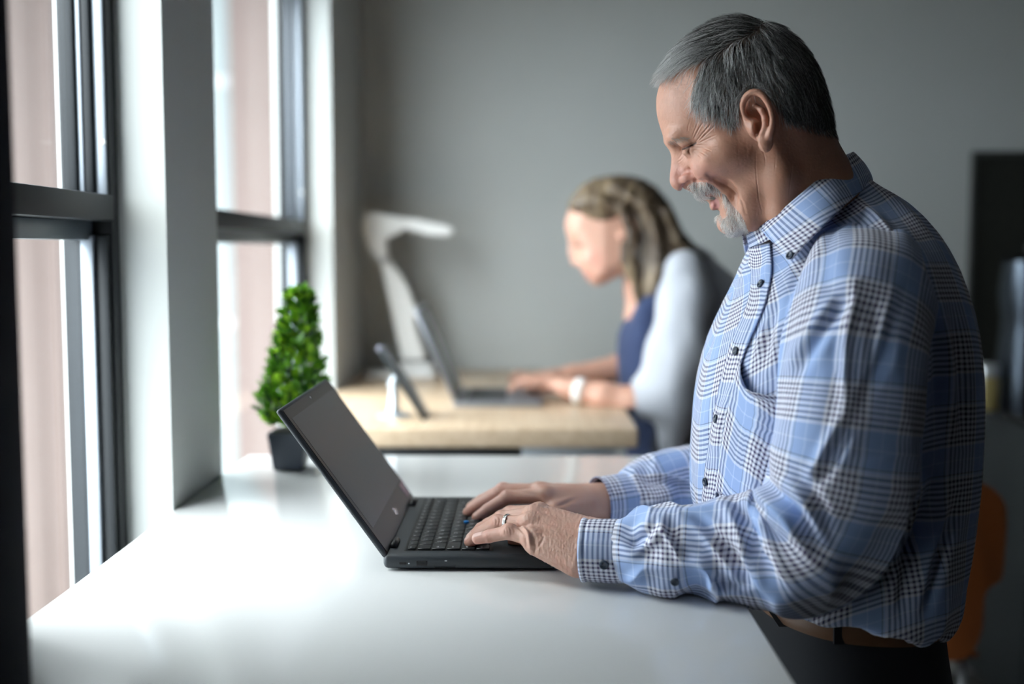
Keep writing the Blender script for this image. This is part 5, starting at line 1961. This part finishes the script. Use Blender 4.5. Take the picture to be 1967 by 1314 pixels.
bp_ = oval_rings([((1444, 1084), (1782, 1100), .1690), ((1442, 1098), (1785, 1114), .1705), ((1441, 1132), (1787, 1146), .1705), ((1442, 1146), (1788, 1160), .1690)], 14, 140)
link('belt', grid_mesh('belt', bp_), belt_m, man)
tr = oval_rings([((1450, 1082), (1774, 1100), .1600), ((1450, 1110), (1776, 1126), .1610), ((1449, 1142), (1780, 1158), .1635), ((1446, 1150), (1784, 1165), .1660), ((1445, 1230), (1792, 1230), .170), ((1450, 1420), (1822, 1420), .178), ((1470, 1560), (1815, 1560), .178)], 40, 120)
trs = link('trousers', grid_mesh('trousers', tr), trouser_m, man)
tag(trs, 'dark navy trousers')
hip = tr[-1].mean(0)
for s_ in (-1, 1):
    y0 = MY + s_ * 0.09
    pth = catmull([(hip[0], y0, hip[2] + 0.04), (hip[0], y0, hip[2] - 0.10), (hip[0] - 0.01, y0, 0.48), (hip[0] + 0.02, y0, 0.25), (hip[0] + 0.03, y0, 0.03)], 30)
    tube('trouser_leg', pth, np.interp(np.linspace(0, 1, 30), [0, .3, .6, 1], [.105, .095, .078, .068]), trouser_m, trs, 24)
    SH = Field((hip[0] - 0.24, y0 - 0.07, -0.005), (hip[0] + 0.12, y0 + 0.07, 0.12), 0.006)
    SH.chain([(hip[0] + 0.055, y0, 0.045), (hip[0] - 0.06, y0, 0.042), (hip[0] - 0.18, y0, 0.034)], [.040, .042, .032], 0.02)
    SH.capsule((hip[0] + 0.04, y0, 0.05), (hip[0] + 0.03, y0, 0.09), .038, .036, 0.02)
    sv, sf = SH.mesh()
    sv[:, 2] = np.maximum(sv[:, 2], 0.002)
    link('shoe', np_mesh('shoe', sv, sf), mat('black_shoe', (0.012, 0.011, 0.010), 0.3), man)
# belt loops
for px in (1612, 1480):
    c0, c1 = surf(bp_, px, 1180), surf(bp_, px, 1232)
    d_ = np.array([0, -0.0022, 0])
    me = np_mesh('belt_loop', np.array([c0 + d_ + [-.006, 0, .006], c0 + d_ + [.006, 0, .006], c1 + d_ + [.006, 0, -.003], c1 + d_ + [-.006, 0, -.003], c0 - d_ + [-.006, 0, .006], c0 - d_ + [.006, 0, .006], c1 - d_ + [.006, 0, -.003], c1 - d_ + [-.006, 0, -.003]]),
                 [(0, 1, 2, 3), (7, 6, 5, 4), (0, 4, 5, 1), (1, 5, 6, 2), (2, 6, 7, 3), (3, 7, 4, 0)], False)
    link('belt_loop', me, trouser_m, trs)
# ------------------------------------------------------------------ the woman at the oak desk
WY = 2.98
def wp(x, y, Y=WY):
    return P(x, y, Y)
wo = [(1094, 402), (1087, 420), (1086, 438), (1091, 455), (1097, 466), (1104, 480), (1110, 500), (1115, 514), (1118, 522), (1123, 530), (1128, 536), (1134, 544), (1145, 549), (1158, 546), (1178, 535), (1196, 528), (1206, 548), (1212, 580), (1206, 620), (1300, 620),
      (1296, 560), (1288, 500), (1290, 450), (1284, 400), (1258, 366), (1220, 348), (1180, 344), (1140, 352), (1110, 375)]
wo2 = np.array([wp(x, y)[[0, 2]] for x, y in catmull(wo + wo[:1], 160)[:-1]])
WF = Field((wp(975, 600)[0], 2.70, 0.995), (wp(1330, 600)[0], 3.20, wp(1200, 330)[2]), 0.0032)
sl, x, y, z = WF.sub((wo2[:, 0].min() - .02, WY - 0.09, wo2[:, 1].min() - 0.02), (wo2[:, 0].max() + .02, WY + 0.09, wo2[:, 1].max() + .02))
XX, ZZ = np.meshgrid(x[:, 0, 0], z[0, 0, :], indexing='ij')
dw = poly_sd(wo2, XX, ZZ)
face = np.clip((XX - wp(1090, 450)[0]) / 0.09, 0, 1)
Ww = 0.044 + 0.026 * face - 0.020 * sstep(wp(1200, 520)[2], wp(1200, 560)[2], ZZ)
rw = np.minimum(0.045, Ww * 0.97)
qx = np.maximum(dw + rw, 0)[:, None, :]
qy = np.abs(y - WY) - (Ww - rw)[:, None, :]
dd = np.minimum(np.maximum((dw + rw)[:, None, :], qy), 0) + np.sqrt(qx ** 2 + np.maximum(qy, 0) ** 2) - rw[:, None, :]
WF.blend(sl, dd.astype(np.float32), 0, 'add')
WF.chain([wp(1097, 466), wp(1100, 485), wp(1105, 503)], [.006, .0085, .0105], 0.010)            # nose
for s in (-1, 1):
    WF.ellipsoid(wp(1112, 506, WY + s * .012), (.010, .008, .008), 0.006)
    WF.ellipsoid(wp(1108, 468, WY + s * .034), (.012, .008, .010), 0.010, 'sub')              # eye hollow
    WF.ellipsoid(wp(1114, 469, WY + s * .036), (.010, .007, .008), 0.006)
    WF.ellipsoid(wp(1136, 500, WY + s * .040), (.020, .016, .016), 0.016)                     # cheek
    WF.chain([wp(1118, 515, WY + s * .024), wp(1136, 524, WY + s * .036)], [.003, .002], 0.006, 'sub')
    WF.ellipsoid(wp(1197, 452, WY + s * .072), (.012, .024, .008), 0.006)                     # ear
    WF.chain([wp(1117, 527, WY), wp(1130, 525, WY + s * .022)], [.0035, .002], 0.004, 'sub')  # smiling mouth
WF.chain([wp(1235, 560), wp(1258, 610), wp(1262, 650)], [.048, .062, .072], 0.03)              # neck, breast bone
# forearms and hands
WF.chain([wp(1275, 800, 2.80), wp(1215, 775, 2.80), wp(1160, 762, 2.81), wp(1118, 752, 2.825), wp(1085, 745, 2.84)], [.045, .040, .034, .027, .025], 0.015)
WF.chain([wp(1250, 700, 3.13), wp(1195, 706, 3.11), wp(1100, 722, 3.07), wp(1062, 727, 3.05)], [.040, .036, .027, .024], 0.015)
def whand(cx, cy, cY, dY):
    WF.ellipsoid(wp(cx + 8, cy, cY), (.046, .036, .019), 0.015)
    for k in range(4):
        o = (k - 1.5) * 0.019
        a = wp(cx - 16, cy - 3, cY + o)
        WF.chain([a, a + [-.034, dY, .006], a + [-.058, dY * 1.6, -.008], a + [-.072, dY * 1.8, -.020]], [.0105, .0095, .0085, .0075], 0.004)
    a = wp(cx + 10, cy + 8, cY + 0.03 * np.sign(dY))
    WF.chain([a, a + [-.03, 0.01 * np.sign(dY), -.006], a + [-.055, 0.012 * np.sign(dY), -.012]], [.012, .010, .008], 0.006)
whand(1052, 738, 2.87, 0.006)
whand(1036, 728, 3.03, -0.006)
wv, wf = WF.mesh()
wv = relax(wv, wf, 2)
wv[:, 2] = np.where((wv[:, 0] > wp(980, 700)[0]) & (wv[:, 2] < 1.03), np.maximum(wv[:, 2], 1.0015), wv[:, 2])
on_lap = (wv[:, 0] < wa[0] + 0.212) & (wv[:, 1] > wy0) & (wv[:, 1] < wy1)
wv[:, 2] = np.where(on_lap, np.maximum(wv[:, 2], 1.0150), wv[:, 2])
wt = np.tile([0.60, 0.335, 0.245], (len(wv), 1))
wxx, wyy, _ = project(wv)
wt = paint(wt, 0.5 * np.exp(-((wxx - 1140) / 22) ** 2 - ((wyy - 500) / 18) ** 2), (0.64, 0.25, 0.19))
wt = paint(wt, 0.7 * np.exp(-((wxx - 1126) / 9) ** 2 - ((wyy - 530) / 6) ** 2), (0.55, 0.18, 0.16))
wt = paint(wt, 0.9 * np.exp(-((wxx - 1110) / 10) ** 2 - ((wyy - 471) / 4.5) ** 2), (0.10, 0.05, 0.035))
woman = thing('person', (wp(1280, 800)[0], WY, 0), 'woman with long blonde-brown hair and grey cardigan typing at the oak desk', 'person')
link('body', np_mesh('body', wv, wf, True, {'tone': wt}), mat('woman_skin', (0.62, 0.385, 0.30), 0.5, sss=0.1, attr='tone'), woman)

# hair: a combed mass with locks
HF = Field((wp(1080, 600)[0], WY - 0.14, wp(1200, 640)[2]), (wp(1370, 600)[0], WY + 0.14, wp(1200, 325)[2]), 0.0034)
sl, x, y, z = HF.sub((-9, -9, -9), (9, 9, 9))
hp_ = [(1091, 402), (1100, 380), (1130, 350), (1178, 338), (1226, 343), (1262, 364), (1290, 402), (1308, 440), (1330, 470), (1344, 492), (1300, 505), (1285, 540), (1262, 575), (1235, 592), (1222, 578), (1214, 545), (1205, 505), (1207, 460), (1196, 430), (1184, 436), (1150, 440), (1120, 422)]
h2 = np.array([wp(a, b)[[0, 2]] for a, b in catmull(hp_ + hp_[:1], 150)[:-1]])
XX, ZZ = np.meshgrid(x[:, 0, 0], z[0, 0, :], indexing='ij')
dw = poly_sd(h2, XX, ZZ)
Wh = 0.082 + 0.012 * sstep(wp(1200, 440)[2], wp(1200, 520)[2], ZZ)
rw = 0.055
qx = np.maximum(dw + rw, 0)[:, None, :]
qy = np.abs(y - WY) - (Wh - rw)[:, None, :]
HF.v = (np.minimum(np.maximum((dw + rw)[:, None, :], qy), 0) + np.sqrt(qx ** 2 + np.maximum(qy, 0) ** 2) - rw).astype(np.float32)
for s in (-1, 1):
    for lock, r0 in (([(1150, 385, .080), (1195, 400, .088), (1212, 450, .090), (1214, 510, .088), (1222, 560, .080), (1230, 596, .070)], .014), ([(1180, 360, .075), (1240, 395, .092), (1262, 450, .096), (1262, 520, .094), (1248, 575, .085)], .016),
                     ([(1220, 360, .070), (1278, 410, .085), (1300, 460, .085), (1320, 485, .078), (1352, 496, .065)], .013), ([(1200, 470, .088), (1198, 500, .088), (1206, 530, .085)], .011)):
        pts = [wp(a, b, WY + s * w) for a, b, w in lock]
        HF.chain(pts, list(np.linspace(r0, r0 * 0.5, len(pts))), 0.010)
gv_, gf_ = HF.mesh()
gv_ = relax(gv_, gf_, 1)
gx_, gy_, _ = project(gv_)
gn = vnormals(gv_, gf_)
st1 = noise(gx_ / 9 + gy_ / 40, gy_ / 60, gv_[:, 1] * 60, 4) + 0.5 * noise(gx_ / 3.5, gy_ / 40, gv_[:, 1] * 120, 5)
gv_ = gv_ + gn * (0.0022 * st1)[:, None]
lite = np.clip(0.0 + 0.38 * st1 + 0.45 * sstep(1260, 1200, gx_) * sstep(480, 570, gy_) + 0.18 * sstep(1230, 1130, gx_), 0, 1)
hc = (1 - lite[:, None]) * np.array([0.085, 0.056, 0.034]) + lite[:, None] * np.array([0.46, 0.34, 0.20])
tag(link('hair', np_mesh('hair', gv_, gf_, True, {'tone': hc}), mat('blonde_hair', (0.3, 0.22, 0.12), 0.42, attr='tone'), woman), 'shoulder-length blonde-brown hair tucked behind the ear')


def garment(name, chains, lo, hi, h, material, k=0.03, fold=0.004, cut=None, seed=1):
    G = Field(lo, hi, h)
    for pts, rad in chains:
        G.chain([wp(*q) for q in pts], rad, k)
    if cut:
        for pts, rad in cut:
            G.chain([wp(*q) for q in pts], rad, 0.006, 'sub')
    v, f = G.mesh()
    v = relax(v, f, 2)
    n = vnormals(v, f)
    v = v + n * (fold * noise(v[:, 0] * 22, v[:, 1] * 22, v[:, 2] * 9, seed))[:, None]
    return link(name, np_mesh(name, v, f), material, woman)


navy_top = mat('navy_knit_top', (0.018, 0.035, 0.10), 0.8, sheen=0.2)
card = mat('pale_grey_cardigan', (0.46, 0.48, 0.53), 0.85, sheen=0.2, bump=0.1, bscale=500)
dark_leg = mat('dark_grey_skirt', (0.03, 0.033, 0.045), 0.85)
LO, HI = np.array([wp(1150, 600)[0], 2.66, 0.80]), np.array([0.62, 3.28, 1.46])
tag(garment('top', [([(1266, 612), (1264, 645), (1268, 690), (1272, 740), (1285, 860)], [.074, .097, .105, .105, .115]), ([(1268, 552, WY - .07), (1246, 600, WY - .072), (1236, 650, WY - .06)], [.026, .030, .034]), ([(1268, 552, WY + .07), (1246, 600, WY + .072), (1236, 650, WY + .06)], [.026, .030, .034])], LO, HI, 0.006, navy_top, cut=[([(1200, 545), (1216, 592)], [.045, .026])], fold=0.003), 'navy blue top')
tag(garment('cardigan', [([(1318, 530, 2.99), (1342, 600, 2.98), (1348, 720, 2.98), (1345, 860, 2.98)], [.085, .125, .130, .135]),
                     ([(1318, 520, 2.88), (1318, 580, 2.83), (1305, 680, 2.80), (1282, 750, 2.795), (1225, 768, 2.80)], [.052, .066, .076, .070, .048]),
                     ([(1300, 780, 2.80), (1292, 850, 2.81)], [.060, .035]),
                     ([(1310, 520, 3.08), (1300, 600, 3.13), (1285, 690, 3.16), (1225, 700, 3.13)], [.052, .062, .062, .046])], LO, HI + [0.05, 0, 0.05], 0.006, card,
            cut=[([(1180, 770, 2.80), (1226, 770, 2.80)], [.055, .040]), ([(1180, 702, 3.13), (1222, 702, 3.13)], [.055, .040])], seed=5), 'pale grey open cardigan with wide sleeves')
lx0 = wp(1310, 800)[0]
for s in (-1, 1):
    tube('trouser_leg', catmull([(lx0, WY + s * .075, 0.90), (lx0 - .03, WY + s * .085, 0.50), (lx0 - 0.02, WY + s * .085, 0.04)], 20), np.linspace(.095, .06, 20), dark_leg, woman, 18)
    SH = Field((lx0 - 0.22, WY + s * .085 - .06, -.004), (lx0 + 0.08, WY + s * .085 + .06, 0.1), 0.006)
    SH.chain([(lx0 + 0.02, WY + s * .085, 0.036), (lx0 - 0.14, WY + s * .085, 0.03)], [.034, .028], 0.02)
    sv, sf = SH.mesh()
    sv[:, 2] = np.maximum(sv[:, 2], 0.002)
    link('shoe', np_mesh('shoe', sv, sf), dark_leg, woman)
link('skirt', grid_mesh('skirt', np.array([[[lx0 + (a + .12) * math.cos(q) * 0.9, WY + (a + .15) * math.sin(q), zz] for q in np.linspace(0, 2 * np.pi, 40, endpoint=False)] for zz, a in ((1.06, -0.01), (0.98, 0.0), (0.88, 0.01), (0.72, 0.0))])), dark_leg, woman)
# white watch on her left wrist
wc0, wc1 = wp(1122, 753, 2.824), wp(1108, 750, 2.831)
dw_ = (wc1 - wc0) / np.linalg.norm(wc1 - wc0)
n1 = np.cross(dw_, [0, 0, 1.0]); n1 /= np.linalg.norm(n1)
n2 = np.cross(n1, dw_)
pts = np.array([[(wc0 + wc1) / 2 + dw_ * a + (0.0295 + o) * (math.cos(q) * n1 + math.sin(q) * n2) for o, a in ((0, -.012), (.0022, -.012), (.003, 0), (.0022, .012), (0, .012))] for q in np.linspace(0, 2 * np.pi, 40)])
wt_m = mat('white_watch_band', (0.85, 0.84, 0.82), 0.4)
wb = link('wristwatch', grid_mesh('wristwatch', pts), wt_m, woman)
tag(wb, 'white wristwatch')
